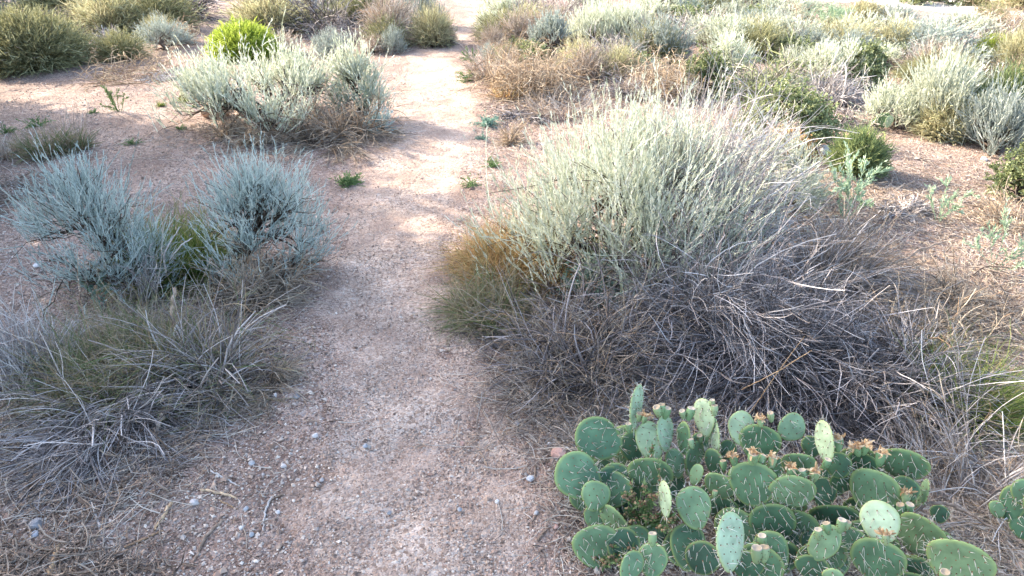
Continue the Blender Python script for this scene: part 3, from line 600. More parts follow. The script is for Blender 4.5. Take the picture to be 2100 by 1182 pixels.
P_('sagebrush', 'sagebrush', 'blue-grey sagebrush on a dark forked trunk right of the path', (1068,20,1185,125), 'sage', mat='grey', shoots=5, sl=.15, nl=12, leaf=.035, n=(7,26,80), r0=.022, low=.3)
P_('green_shrub', 'shrub', 'green leafy shrub with a dark base, left of the dead grey tangle', (1385,85,1500,195), 'smallleaf', mat='green', n=(7,34,110), leaf=.022)
P_('dry_brush', 'dry brush', 'dead grey tangle with a few green leaves behind the olive-leaved shrub', (1475,85,1690,210), 'deadbrush', mat='dead', finemat='green', n=560, droop=.9, base=.6, twigs=5)
P_('green_shrub', 'shrub', 'round olive-green shrub with a dark right side in the right distance', (1690,68,1835,185), 'smallleaf', mat='green', n=(8,40,150), leaf=.022)
P_('dry_brush', 'dry brush', 'pinkish-grey dead stems left of the round olive-green shrub', (1640,120,1760,225), 'deadbrush', mat='violet', n=330, droop=.5, bias=(.3,0,.3), base=.6, twigs=4)
P_('grass_tuft', 'grass', 'pale straw grass right of the path above the wiry tangle', (955,62,1060,165), 'tuft', mat='straw', n=700, droop=.5, base=.7)
P_('grass_tuft', 'grass', 'sparse yellow grass on the ground between the wiry tangle and the silvery crown', (1010,165,1080,205), 'tuft', mat='goldgrass', n=260, droop=.5, base=.8)

# ------------------------------------------------------------------ the distance, each bush a copy of a model plant
FAR = [
 ('straw', (985, 50, 1035, 108), 'straw bush hugging the right edge of the upper path'),
 ('grey', (975, 95, 1025, 128), 'low grey sage at the right edge of the upper path, above the toothed weed'),
 ('deaddark', (900, 62, 935, 94), 'dark dead twigs hugging the left edge of the upper path'),
 ('olive', (640, 10, 745, 70), 'olive-brown bush behind the right one of the pale sagebrushes'),
 ('gold', (158,-22,302,78), 'gold-topped olive bush between the top left bush and the yellow wiry tangle'),
 ('olive', (60,-60,230,40), 'dull olive bush behind the top left bush'),
 ('olive', (250,-30,400,70), 'olive brown bush behind the yellow wiry tangle'),
 ('gold', (478,-14,640,78), 'gold-topped dark brown bush behind the lime green bush'),
 ('deaddark', (580,-28,740,82), 'dark brown dead bush right of the gold-topped dark brown bush'),
 ('sagegreen', (588,-26,642,22), 'small dark green sprig at the top edge above the lime green bush'),
 ('deaddark', (300,-40,460,40), 'dark dead bush at the top edge above the yellow wiry tangle'),
 ('dead', (640,-50,760,20), 'grey dead bush at the top edge left of the olive path bush'),
 ('olive', (700,-34,800,66), 'yellow-olive bush at the top, left of the path bend'),
 ('straw', (748,-20,855,92), 'tan straw-like bush left of the pale path-side bush'),
 ('gold', (850, 15, 930, 98), 'yellow-green bush at the left edge of the upper path'),
 ('grey', (820, -25, 905, 58), 'whitish bush right behind the yellow-green path-side bush'),
 ('grey', (785,62,832,112), 'small grey sagebrush at the foot of the tan straw-like bush'),
 ('dead', (895, 25, 932, 85), 'brown dead stems at the bend of the upper path'),
 ('green', (1010, 8, 1055, 58), 'small green leafy bush right of the upper path'),
 ('deaddark', (1040,-10,1140,55), 'dark grey dead bush right of the small green leafy bush'),
 ('straw', (1018,20,1105,98), 'pale straw bush in front of the dark grey dead bush'),
 ('tangle', (1100,20,1200,90), 'tan wiry bush behind the blue-grey forked sagebrush'),
 ('sage', (1168,20,1262,112), 'pale sagebrush right of the blue-grey forked sagebrush'),
 ('gold', (1145,82,1225,158), 'yellow-green bush in front of the pale sagebrush near the tan tangle'),
 ('sagegreen', (1203,18,1262,76), 'light green bush standing out among pale sagebrushes'),
 ('sage', (1232,18,1335,112), 'blue-white sagebrush right of the light green bush'),
 ('gold', (1222,100,1312,172), 'yellowish dome bush in front of the blue-white sagebrush'),
 ('dead', (1280,60,1345,130), 'small pinkish dead bush right of the blue-white sagebrush'),
 ('grey', (1305,48,1412,138), 'white-grey shrub above the brown curly tangle'),
 ('green', (1358,10,1462,66), 'dark olive leafy bush in the upper middle'),
 ('sage', (1400,36,1545,115), 'broad pale sagebrush below the dark olive leafy bush'),
 ('sagegreen', (1455,40,1530,80), 'small green-grey bush at the right of the dark olive leafy bush'),
 ('sage', (1535,40,1690,120), 'broad whitish sagebrush behind the dead grey tangle'),
 ('gold', (1640,44,1790,120), 'pale yellow bush behind the round olive-green shrub'),
 ('grey', (1815,48,2000,135), 'wide grey-green bush with combed stems behind the large right sagebrush'),
 ('sage', (1720,30,1870,100), 'pale sagebrush between the pale yellow bush and the combed bush'),
 ('lime', (1990,78,2068,135), 'bright green bush near the right edge'),
 ('gold', (2040,55,2130,150), 'yellow bush at the right edge behind the feathery bush'),
 ('sage', (1900,30,2040,90), 'pale sagebrush in front of the sandy clearing'),
 ('dead', (1830,95,1900,150), 'small dark dead bush right of the round olive-green shrub'),
 ('deaddark', (1660,150,1770,215), 'dark low dead bush at the foot of the round olive-green shrub'),
 ('straw', (1580,60,1650,120), 'small straw bush in front of the broad whitish sagebrush'),
 ('olive', (1420,-30,1520,35), 'olive bush at the top edge above the broad pale sagebrush'),
 ('sage', (1290,-20,1400,50), 'pale sagebrush at the top, left of the dark olive leafy bush'),
 ('tangle', (1230,-10,1300,50), 'tan wiry bush at the top above the light green bush'),
 ('sage', (1160,-30,1240,32), 'pale sagebrush at the top right of the dark grey dead bush'),
 ('green', (1500,5,1590,55), 'green leafy bush at the top, above the broad whitish sagebrush'),
 ('sage', (1560,-12,1680,50), 'pale sagebrush at the top, left edge of the sandy clearing'),
 ('sagegreen', (1650,10,1740,60), 'greenish sagebrush below the left end of the sandy clearing'),
 ('gold', (1730,0,1810,50), 'yellow-green bush on the near side of the sandy clearing'),
 ('grey', (1790,10,1870,58), 'grey bush on the near side of the sandy clearing'),
 ('olive', (2010,24,2060,58), 'small olive bush on the sandy clearing near the right edge'),
 ('deaddark', (2060,18,2130,52), 'dark dead bush on the sandy clearing at the right edge'),
 ('green', (1850,-38,1930,12), 'dark green bush at the top edge beyond the sandy clearing'),
 ('green', (1915,-34,1990,14), 'second dark green bush beyond the sandy clearing'),
 ('olive', (1980,-30,2060,16), 'olive bush beyond the sandy clearing, left of the corner bush'),
 ('gold', (2045,-40,2140,26), 'yellowish bush in the top right corner'),
 ('green', (1780,-50,1860,-4), 'dark green bush touching the top edge left of the sandy clearing'),
 ('lime', (2060,90,2130,145), 'lime green bush cut by the right edge'),
 ('sage', (1020,-40,1100,15), 'pale sagebrush at the top edge right of where the path leaves'),
]
CATN = dict(sage=('sagebrush','sagebrush'), grey=('sagebrush','sagebrush'), sagegreen=('sagebrush','sagebrush'), green=('green_shrub','shrub'), gold=('rabbitbrush','rabbitbrush'),
    olive=('rabbitbrush','rabbitbrush'), lime=('rabbitbrush','rabbitbrush'), straw=('dry_brush','dry brush'), dead=('dry_brush','dry brush'), deaddark=('dry_brush','dry brush'), tangle=('wiry_shrub','shrub'))
for k, b, lab in FAR: far(k, b, lab, *CATN[k], 'scattered bushes of the far scrub')

FAR2 = []
import re as _re
def short(l): return _re.split(r' (?:between|behind|at|in|right|left|of|above|near|below|on|beyond|cut|touching|closing|standing|with|beside|among) ', l+' ', maxsplit=1)[0].strip(' ,')
LOOK = dict(sage='small silvery sagebrush', grey='small grey-leaved sagebrush', gold='small yellowish broom bush', straw='small straw-coloured dry bush', dead='small leafless grey bush', tangle='small tan wiry shrub', green='small green leafy shrub', olive='small olive-brown bush')
def fillers():
    rng = np.random.default_rng(404); sh = [short(l) for _, _, l in FAR]; seen = set()
    for (k, b, l), s_ in zip(FAR, sh):
        if sh.count(s_) > 1 or len(s_.split()) < 3: continue
        for dname, dx, dy in (('just left of', -.75, .0), ('just right of', .75, .05), ('in front of', .15, .42), ('right behind', -.2, -.35)):
            cx = (b[0]+b[2])/2+dx*(b[2]-b[0])+rng.normal(0, 8); y1 = b[3]+dy*(b[3]-b[1])+rng.normal(0, 4); w_ = rng.uniform(60, 115)
            if cx < 1010 and rng.random() < .35: continue
            if y1 < 12 or cx > 2140 or y1 > 215: continue
            if 1480 < cx and y1 < 40+(cx-1700)*.06 and rng.random() < .8: continue
            p = G(cx, y1)
            if trail_s(p[0], p[1]) < 2.2 and y1 > 20: continue
            kk = rng.choice(['sage', 'sage', 'sage', 'grey', 'gold', 'straw', 'dead', 'tangle', 'green', 'olive'] if cx > 1000 else ['gold', 'straw', 'dead', 'olive', 'grey'])
            if (kk, s_, dname) in seen: continue
            seen.add((kk, s_, dname))
            far(kk, (cx-w_/2, y1-w_*rng.uniform(.5, .8), cx+w_/2, y1), '%s %s the %s' % (LOOK[kk], dname, s_), *CATN[kk], 'scattered bushes of the far scrub')
fillers()
# ------------------------------------------------------------------ prickly pear
def pad_mat():
    m, t, out, N, L = NT('cactus_skin')
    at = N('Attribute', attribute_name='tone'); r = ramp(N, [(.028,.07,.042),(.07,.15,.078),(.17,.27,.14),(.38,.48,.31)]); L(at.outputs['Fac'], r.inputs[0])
    tc = N('TexCoord'); n = N('TexNoise'); n.inputs['Scale'].default_value = 28; n.inputs['Detail'].default_value = 6; L(tc.outputs['Object'], n.inputs[0])
    mr = N('MapRange'); mr.inputs[1].default_value = .35; mr.inputs[2].default_value = .7; mr.inputs[3].default_value = .78; mr.inputs[4].default_value = 1.25; L(n.outputs[0], mr.inputs[0])
    hs = N('HueSaturation'); L(mr.outputs[0], hs.inputs['Value']); L(r.outputs[0], hs.inputs['Color'])
    al = N('Attribute', attribute_name='along'); m2 = N('MapRange'); m2.inputs[1].default_value = .84; m2.inputs[2].default_value = 1.; m2.inputs[4].default_value = .5; L(al.outputs['Fac'], m2.inputs[0])
    mx = N('Mix', data_type='RGBA'); mx.inputs[7].default_value = (.36,.44,.13,1); L(m2.outputs[0], mx.inputs[0]); L(hs.outputs[0], mx.inputs[6])
    n5 = N('TexNoise'); n5.inputs['Scale'].default_value = 9; n5.inputs['Detail'].default_value = 9; n5.inputs['Roughness'].default_value = .75; L(tc.outputs['Object'], n5.inputs[0])
    m5 = N('MapRange'); m5.inputs[1].default_value = .63; m5.inputs[2].default_value = .70; m5.inputs[4].default_value = .75; L(n5.outputs[0], m5.inputs[0])
    mz = N('Mix', data_type='RGBA'); mz.inputs[7].default_value = (.30,.27,.15,1); L(m5.outputs[0], mz.inputs[0]); L(mx.outputs[2], mz.inputs[6]); mx = mz
    b = N('BsdfPrincipled'); b.inputs['Roughness'].default_value = .55; b.inputs['Specular IOR Level'].default_value = .35; L(mx.outputs[2], b.inputs['Base Color'])
    bu = N('Bump'); bu.inputs['Strength'].default_value = .3; bu.inputs['Distance'].default_value = .003; L(n.outputs[0], bu.inputs['Height']); L(bu.outputs[0], b.inputs['Normal'])
    L(b.outputs[0], out.inputs[0]); return m
M['pad'] = pad_mat()
M['areole'] = plant_mat('brown_areoles', [(.10,.05,.03),(.22,.11,.06)], trans=0)
M['spine'] = plant_mat('white_spines', [(.45,.42,.33),(.72,.70,.62)], base=(.40,.24,.15), bend=.2, trans=.1)
M['fruit'] = plant_mat('green_fruit', [(.10,.20,.09),(.20,.32,.15),(.30,.38,.20)], trans=.05, gloss=.06)
M['cup'] = plant_mat('dry_fruit_cup', [(.36,.28,.18),(.60,.50,.38)], trans=.1)
M['flower'] = plant_mat('dried_flower', [(.36,.21,.11),(.62,.43,.24),(.74,.60,.42)], trans=.3)
RGT = np.array([1., 0, 0])
def basis(p, rot, yaw, tilt):
    n0 = nrm(np.array([0, 0, CAMH])-p); up0 = np.array([0, SP, CP]); up0 = nrm(up0-n0*(up0@n0)); r0 = np.cross(up0, n0)
    a = math.cos(rot)*up0+math.sin(rot)*r0; b = np.cross(a, n0)
    n = math.cos(yaw)*n0+math.sin(yaw)*b; b = np.cross(a, n)
    a2 = math.cos(tilt)*a+math.sin(tilt)*n; n2 = math.cos(tilt)*n-math.sin(tilt)*a
    return nrm(b), nrm(a2), nrm(n2)
def make_pad(rng, root, rc, cx, cy, w_, h_, rot, z, tone, spiny=1., yaws=1):
    p = G(cx, cy, z); sc_ = depth(p)/F0; rot = math.radians(rot)
    L = h_*sc_*1.07; Wd = w_*sc_*1.07; h_ *= 1.07; yaw = 0.; tilt = math.radians(14)
    w_ *= 1.07
    if w_/h_ < .6: yaw = math.acos(min(1, w_/h_/.74))*yaws; Wd = .74*L
    elif w_/h_ > 1.0: tilt = math.acos(min(.97, 1/(1.05*w_/h_))); tilt = min(tilt, .8); L = h_*sc_/math.cos(tilt)
    else: yaw = rng.normal(0, .15)
    L /= math.cos(tilt) if w_/h_ <= 1 else 1
    b, a, n = basis(p, rot, yaw, tilt); T = max(.011, .10*L)
    nu, nv = 36, 15; u = np.linspace(0, 2*math.pi, nu, endpoint=False); v = np.linspace(0, math.pi, nv)
    def outline(th): # in-plane boundary
        s, c = np.sin(th), np.cos(th); return Wd/2*s*(1+.16*c)*(1-.10*np.maximum(-c, 0)**2), L/2*c
    rr = np.sin(v/1.0); rad = np.sin(np.linspace(0, math.pi/2, 9)) ; g = Geo()
    wob = 1+.02*np.sin(u*3+rng.random()*6)+.012*np.sin(u*5+rng.random()*6)
    bend = rng.normal(0, .05)*L
    def surf(r, th, side):
        x, y = outline(th); x = x*r*wobf(th); y = y*r*wobf(th); zz = side*T/2*np.sqrt(np.clip(1-r**2.6, 0, 1))*(1-.15*np.cos(th)*r) + bend*((y/(L/2))**2)*.5
        return p+b*x[..., None]+a*y[..., None]+n*zz[..., None]
    ph1, ph2 = rng.random()*6, rng.random()*6
    def wobf(th): return 1+.018*np.sin(th*3+ph1)+.012*np.sin(th*5+ph2)
    pts = []; al = []
    for side in (1, -1):
        R = rad if side == 1 else rad[::-1][1:]
        for r in R: pts.append(surf(np.full(nu, r), u, side)-root); al.append(np.full(nu, r))
    V = np.array(pts); k = len(pts); idx = np.arange(k*nu).reshape(k, nu); j = np.roll(idx, -1, 1)
    F = np.stack([idx[:-1], j[:-1], j[1:], idx[1:]], -1).reshape(-1, 4)
    g.add(V, F, np.clip(tone+.0*np.zeros(k*nu), 0, 1), np.concatenate(al))
    # areoles in a staggered lattice, spines from each
    sp = .021; pos = []
    for i, yy in enumerate(np.arange(-L/2*.86, L/2*.93, sp*.9)):
        for xx in np.arange(-Wd/2+(i % 2)*sp/2, Wd/2, sp):
            xx += rng.normal(0, .0012); y2 = yy+rng.normal(0, .0012); th = math.atan2(xx/(Wd/2), y2/(L/2)); bx, by = outline(th); r = math.hypot(xx, y2)/max(1e-6, math.hypot(bx, by))
            if r < .93: pos.append((r, th))
    edge = [(1., t_) for t_ in np.arange(-2.5, 2.5, sp*.75/(L/2)) ]
    S = Geo(); sph = []; spe = []; ap = []
    for side in (1, -1):
        for r, th in pos+(edge if side == 1 else []):
            q = surf(np.array([r]), np.array([th]), side)[0]-root; nn = n*side*math.sqrt(max(0, 1-r**4))+nrm(q+root-p)*r**4*.9; nn = nrm(nn)
            ap.append((q, nn))
            if rng.random() < (.82 if r < 1 else .9)*spiny:
                for _ in range(1+(rng.random() < .45*spiny)+(rng.random() < .2)):
                    ln = (.022*rng.uniform(.35, 1.6))*(1 if r < 1 else .6)
                    d = nrm(nn*.8+rng.normal(0, .4, 3)-a*.45*(r < 1)+b*.25*side); sph.append(q+nn*.0005); spe.append(q+d*ln)
    if ap:
        A = np.array([x[0] for x in ap]); Nn = np.array([x[1] for x in ap]); tt = nrm(np.cross(Nn, rng.normal(size=Nn.shape))); t2 = np.cross(Nn, tt); ra = .0021
        Q = np.stack([A+tt*ra, A+t2*ra, A-tt*ra, A-t2*ra, A+Nn*.0022], 1); m_ = len(A)
        F = (np.array([[0,1,4],[1,2,4],[2,3,4],[3,0,4]])[None]+5*np.arange(m_)[:, None, None]).reshape(-1, 3); g.add(Q, F, np.repeat(rng.random(m_), 5), .5, 1)
    o = g.build('pad', [M['pad'], M['areole']], rc)
    if sph:
        s0, s1 = np.array(sph), np.array(spe); P = np.stack([s0, (s0+s1)/2+rng.normal(0, .0006, s0.shape), s1], 1)
        S.strands(P, np.array([[.0008, .0006, .0002]]), 3, rng=rng); S.build('spines', M['spine'], o)
    return o, p
def make_fruit(rng, root, par, cx, cy, z, s=1., rot=0, kind='cup'):
    p = G(cx, cy, z); b, a, n = basis(p, math.radians(rot)+rng.normal(0, .12), 0, math.radians(30)+rng.normal(0, .15)); s = s*.82*rng.uniform(.78, 1.12)
    prof = [(0,-.021),(.0055,-.02),(.0085,-.014),(.0112,-.004),(.0122,.006),(.0118,.013),(.0112,.0165)]; cup = [(.0112,.0165),(.0106,.0182),(.0085,.0172),(.006,.0135),(0,.0125)]
    g = Geo(); u = np.linspace(0, 2*math.pi, 14, endpoint=False)
    for pr, m_ in ((prof, 0), (cup, 1)):
        V = np.array([[p+(b*math.cos(t)+n*math.sin(t))*r*s+a*h*s-root for t in u] for r, h in pr]); k = len(pr); idx = np.arange(k*14).reshape(k, 14); j = np.roll(idx, -1, 1)
        g.add(V, np.stack([idx[:-1], j[:-1], j[1:], idx[1:]], -1).reshape(-1, 4), rng.random()*.8+.1 if m_ == 0 else rng.random(), .5, m_)
    if kind == 'flower':
        m_ = 26; th = rng.random(m_)*6.28; d = nrm(a*rng.uniform(.3, 1.3, (m_, 1))+b*np.cos(th)[:, None]*.8+n*np.sin(th)[:, None]*.8); q = (p+a*.016*s-root)+(b*np.cos(th)[:, None]+n*np.sin(th)[:, None])*.006
        P = grow(rng, q, d, np.full(m_, .020)*rng.uniform(.5, 1.1, m_), 4, 0, 1.); g.strands(P, np.array([[.0015, .003, .0026, .001]]), 2, rng=rng, m=2)
    th = rng.random(16)*6.28; hh = rng.uniform(-.012, .014, 16); q = p-root+(b*np.cos(th)[:, None]+n*np.sin(th)[:, None])*.0118*s+a*hh[:, None]*s
    P = np.stack([q, q+(b*np.cos(th)[:, None]+n*np.sin(th)[:, None])*.003+a*.001], 1); g.strands(P, np.array([[.0011, .0005]]), 3, rng=rng, m=3)
    return g.build('fruit', [M['fruit'], M['cup'], M['flower'], M['areole']], par)
def c1(x, y): return 1120+x*.3487, 770+y*.3487
def c2(x, y): return 1560+x*.3486, 770+y*.3486
PADS = [ # crop, x, y, w, h, rotation, height, tone, spiny
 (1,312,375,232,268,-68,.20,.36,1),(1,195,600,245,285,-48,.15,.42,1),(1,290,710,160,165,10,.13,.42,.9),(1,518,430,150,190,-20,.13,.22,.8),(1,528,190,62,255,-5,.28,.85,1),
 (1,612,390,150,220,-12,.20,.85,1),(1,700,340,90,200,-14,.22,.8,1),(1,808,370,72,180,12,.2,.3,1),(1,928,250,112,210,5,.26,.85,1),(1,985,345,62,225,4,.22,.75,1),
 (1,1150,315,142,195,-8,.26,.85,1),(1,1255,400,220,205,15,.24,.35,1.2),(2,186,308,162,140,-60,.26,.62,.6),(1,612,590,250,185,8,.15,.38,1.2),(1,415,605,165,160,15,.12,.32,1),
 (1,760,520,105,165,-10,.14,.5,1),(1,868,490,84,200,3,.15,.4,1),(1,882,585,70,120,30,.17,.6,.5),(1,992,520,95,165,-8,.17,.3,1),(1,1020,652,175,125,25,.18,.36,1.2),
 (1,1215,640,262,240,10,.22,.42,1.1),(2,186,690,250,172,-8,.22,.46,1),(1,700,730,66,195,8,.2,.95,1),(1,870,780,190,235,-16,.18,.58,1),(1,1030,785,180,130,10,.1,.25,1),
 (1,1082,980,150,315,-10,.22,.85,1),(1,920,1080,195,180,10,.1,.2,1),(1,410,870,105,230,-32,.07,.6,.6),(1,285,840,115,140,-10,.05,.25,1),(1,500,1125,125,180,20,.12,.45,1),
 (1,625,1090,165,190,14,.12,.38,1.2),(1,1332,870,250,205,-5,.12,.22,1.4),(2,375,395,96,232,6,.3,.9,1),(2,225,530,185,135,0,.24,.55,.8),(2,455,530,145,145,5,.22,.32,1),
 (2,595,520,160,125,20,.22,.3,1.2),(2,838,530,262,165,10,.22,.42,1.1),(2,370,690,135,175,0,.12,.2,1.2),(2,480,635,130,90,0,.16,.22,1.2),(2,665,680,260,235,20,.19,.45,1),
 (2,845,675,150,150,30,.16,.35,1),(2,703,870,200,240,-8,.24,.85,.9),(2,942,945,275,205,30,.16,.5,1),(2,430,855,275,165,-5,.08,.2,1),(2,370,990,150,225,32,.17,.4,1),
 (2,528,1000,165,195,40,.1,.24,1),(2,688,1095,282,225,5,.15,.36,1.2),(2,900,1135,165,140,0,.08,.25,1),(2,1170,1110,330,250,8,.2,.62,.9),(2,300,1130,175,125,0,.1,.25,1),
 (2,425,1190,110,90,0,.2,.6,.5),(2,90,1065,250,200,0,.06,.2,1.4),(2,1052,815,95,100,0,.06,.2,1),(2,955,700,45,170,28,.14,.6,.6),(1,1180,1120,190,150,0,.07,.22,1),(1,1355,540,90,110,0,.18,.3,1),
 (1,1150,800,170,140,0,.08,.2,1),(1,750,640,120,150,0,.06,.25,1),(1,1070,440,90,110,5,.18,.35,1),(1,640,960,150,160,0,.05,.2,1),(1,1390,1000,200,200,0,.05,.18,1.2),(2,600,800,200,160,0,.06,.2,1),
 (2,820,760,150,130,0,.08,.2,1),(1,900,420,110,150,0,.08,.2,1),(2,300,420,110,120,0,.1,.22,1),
]
FRUITS = [(1,485,310,.27,1.05,0,'cup'),(1,548,245,.28,.8,0,'cup'),(1,578,258,.28,.7,20,'flower'),(1,655,212,.3,1,-8,'cup'),(1,680,200,.3,1,0,'cup'),(1,706,222,.29,1,6,'cup'),(1,803,230,.28,1,-6,'cup'),
 (1,846,226,.28,1.05,6,'cup'),(1,976,165,.33,.9,0,'cup'),(1,990,205,.32,1,6,'cup'),(1,856,402,.22,.8,0,'cup'),(1,905,375,.2,.95,-4,'cup'),(1,942,375,.2,.8,10,'cup'),(1,1322,245,.32,1.1,2,'cup'),
 (1,1262,275,.31,.9,-4,'flower'),(1,1044,530,.22,1,0,'cup'),(1,1105,500,.27,1.15,-5,'flower'),(1,1216,490,.29,1.15,0,'flower'),(1,1268,498,.28,1.05,6,'cup'),(1,1330,510,.28,1.1,18,'flower'),
 (1,625,965,.2,1.2,0,'cup'),(1,1270,975,.17,1.3,8,'cup'),(1,1238,1055,.16,1.3,-6,'cup'),(1,1282,1050,.16,1.2,12,'cup'),(2,182,575,.26,1.1,-8,'flower'),(2,248,590,.26,1.1,0,'cup'),(2,315,590,.26,1.1,15,'flower'),
 (2,385,522,.27,1.1,14,'cup'),(2,455,405,.3,1.1,0,'flower'),(2,568,445,.28,1.1,-12,'flower'),(2,612,435,.28,1.1,10,'flower'),(2,703,490,.27,1.1,10,'flower'),(2,340,935,.22,1.1,-22,'cup'),(2,392,900,.23,1.1,-8,'cup'),
 (2,472,885,.24,1.1,12,'cup'),(2,505,885,.24,1,25,'cup'),(2,825,790,.2,1.1,-6,'cup'),(2,868,790,.2,1.1,12,'cup'),(2,855,720,.21,1.1,5,'flower'),(2,737,965,.27,.9,0,'flower'),(2,1080,1185,.27,1.1,0,'cup'),(1,990,700,.2,.7,0,'cup')]
def prickly_pear():
    rng = np.random.default_rng(77); root = G(1560, 1060); root[2] = float(zg(root[0], root[1]))
    t = thing('prickly_pear', 'big low clump of green prickly pear pads with white spines and fruit, beside the path', 'cactus', root)
    done = []
    for i in range(34):
        x = 1200+760*rng.random(); y = 900+260*rng.random()+(x-1200)*.08; PADS.append((0, x, y, rng.uniform(60, 95), rng.uniform(60, 90), rng.normal(0, 30), rng.uniform(.03, .1), rng.uniform(.12, .4), 1.))
    for k, x, y, w_, h_, rot, z, tone, spn in PADS:
        cx, cy = (c1 if k == 1 else c2)(x, y) if k else (x, y); sc_ = .3487 if k else 1.
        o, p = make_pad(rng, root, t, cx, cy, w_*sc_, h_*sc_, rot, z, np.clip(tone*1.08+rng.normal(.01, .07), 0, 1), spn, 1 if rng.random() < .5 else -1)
        done.append((o, cx, cy, w_, h_))
    for k, x, y, z, s, rot, kind in FRUITS:
        cx, cy = (c1 if k == 1 else c2)(x, y)
        o = min(done, key=lambda d: math.hypot(d[1]-cx, d[2]-cy-30)+.02*d[3])[0]
        make_fruit(rng, root, o, cx, cy, z, s*1.05, rot, kind)
prickly_pear()
def small_cactus(label, pads, at, name='prickly_pear'):
    rng = np.random.default_rng(int(at[0])); root = G(*at); root[2] = float(zg(root[0], root[1])); t = thing(name, label, 'cactus', root)
    for x, y, w_, h_, rot, z, tone in pads: make_pad(rng, root, t, x, y, w_, h_, rot, z, tone, 1.)
small_cactus('prickly pear half cut off by the right edge, behind the big clump', [(2075,1035,44,72,10,.1,.25),(2098,1010,40,50,0,.16,.4),(2045,1045,26,34,-20,.08,.5),(2100,1080,50,50,0,.06,.25),(2130,1040,50,60,0,.15,.3)], (2085,1080))
small_cactus('tiny prickly pear with two pads at the foot of the large right sagebrush', [(1812,247,30,28,0,.1,.45),(1823,250,14,24,10,.12,.9),(1798,252,18,18,0,.06,.4)], (1815,262))

# curly flowering weed growing through the cactus
def curly_weed(label, at, tips):
    SEED[0] += 1; rng = np.random.default_rng(SEED[0]); root = G(*at); root[2] = float(zg(root[0], root[1])); t = thing('flowering_weed', label, 'weed', root)
    P = []
    for x, y, z in tips:
        for _ in range(3):
            e = G(x+rng.normal(0, 14), y+rng.normal(0, 10), z)-root; e[2] = max(.02, e[2]); s = np.array([0, 0, .0])+rng.normal(0, .02, 3)*[1, 1, 0]; c = s*.5+e*.5+np.array([0, 0, .03])
            tt = np.linspace(0, 1, 8)[:, None]; P.append(s*(1-tt)**2+2*c*tt*(1-tt)+e*tt*tt)
    P = np.array(P); g = Geo(); g.strands(P, taper(.0018, .0008, 8, len(P)), 3, rng=rng); g.build('stems', M['weed'], t)
    f = Geo(); leaves(f, rng, P, 26, .016, .003, .9, .3, 1, (.6, 1, .4)); f.build('leaves', M['weed'], t)
    h = Geo(); tt = rng.uniform(.72, 1, (len(P), 9)); q, T = at_t(P, tt); q = q.reshape(-1, 3)+rng.normal(0, .003, (len(P)*9, 3)); m_ = len(q)
    V = np.repeat(OCT[None], m_, 0)*rng.uniform(.003, .006, (m_, 1, 1))+q[:, None]; h.add(V, (OF[None]+6*np.arange(m_)[:, None, None]).reshape(-1, 3), np.repeat(rng.random(m_), 6)); h.build('flower_heads', M['rust'], t)
curly_weed('curly green weed with rusty flower heads growing through the left of the prickly pear', (1330,1090), [(1275,1010,.2),(1300,1030,.18),(1330,1005,.22),(1360,1060,.18),(1390,1080,.16),(1330,1060,.15),(1405,1070,.15),(1290,1060,.1),(1350,930,.22)])
curly_weed('low bluish weed in front of the left pads of the prickly pear', (1240,1140), [(1215,1120,.05),(1240,1100,.07),(1270,1120,.08),(1250,1160,.08),(1220,1150,.04),(1285,1150,.08)])
P_('grass_tuft', 'grass', 'small green grass tuft between the two flowering weeds of the prickly pear', (1250,1070,1330,1140), 'tuft', n=220, droop=.6)

# ------------------------------------------------------------------ stones, one by one
def stone(mat, label, x, y, wpx, hpx=None, group='stones lying on the gravel'):
    SEED[0] += 1; rng = np.random.default_rng(SEED[0]); p = G(x, y); r = wpx*depth(p)/F0/2; hr = (hpx or wpx*.7)*depth(p)/F0/2
    n, k = 9, 14; th = np.linspace(0, math.pi, n); ph = np.linspace(0, 2*math.pi, k, endpoint=False)
    TH, PH = np.meshgrid(th, ph, indexing='ij'); d = np.stack([np.sin(TH)*np.cos(PH), np.sin(TH)*np.sin(PH), np.cos(TH)], -1)
    f = np.ones(TH.shape)
    for _ in range(9):   # facets cut by planes
        nn = nrm(rng.normal(size=3)); c = rng.uniform(.62, .92); q = (d@nn); f = np.where(q > 1e-3, np.minimum(f, c/np.maximum(q, 1e-3)), f)
    a = rng.random()*6.28; V = d*f[..., None]; V = V*np.array([r, r*rng.uniform(.7, 1), hr]); V = np.stack([V[..., 0]*math.cos(.3*a)-V[..., 1]*math.sin(.3*a), V[..., 0]*math.sin(.3*a)+V[..., 1]*math.cos(.3*a), V[..., 2]], -1)
    idx = np.arange(n*k).reshape(n, k); j = np.roll(idx, -1, 1); g = Geo(); g.add(V, np.stack([idx[:-1], idx[1:], j[1:], j[:-1]], -1).reshape(-1, 4), rng.random())
    p[2] = float(zg(p[0], p[1]))+hr*.45
    o = g.build('stone', M[mat], None, p, smooth=False); tag(o, label, 'stone', group)
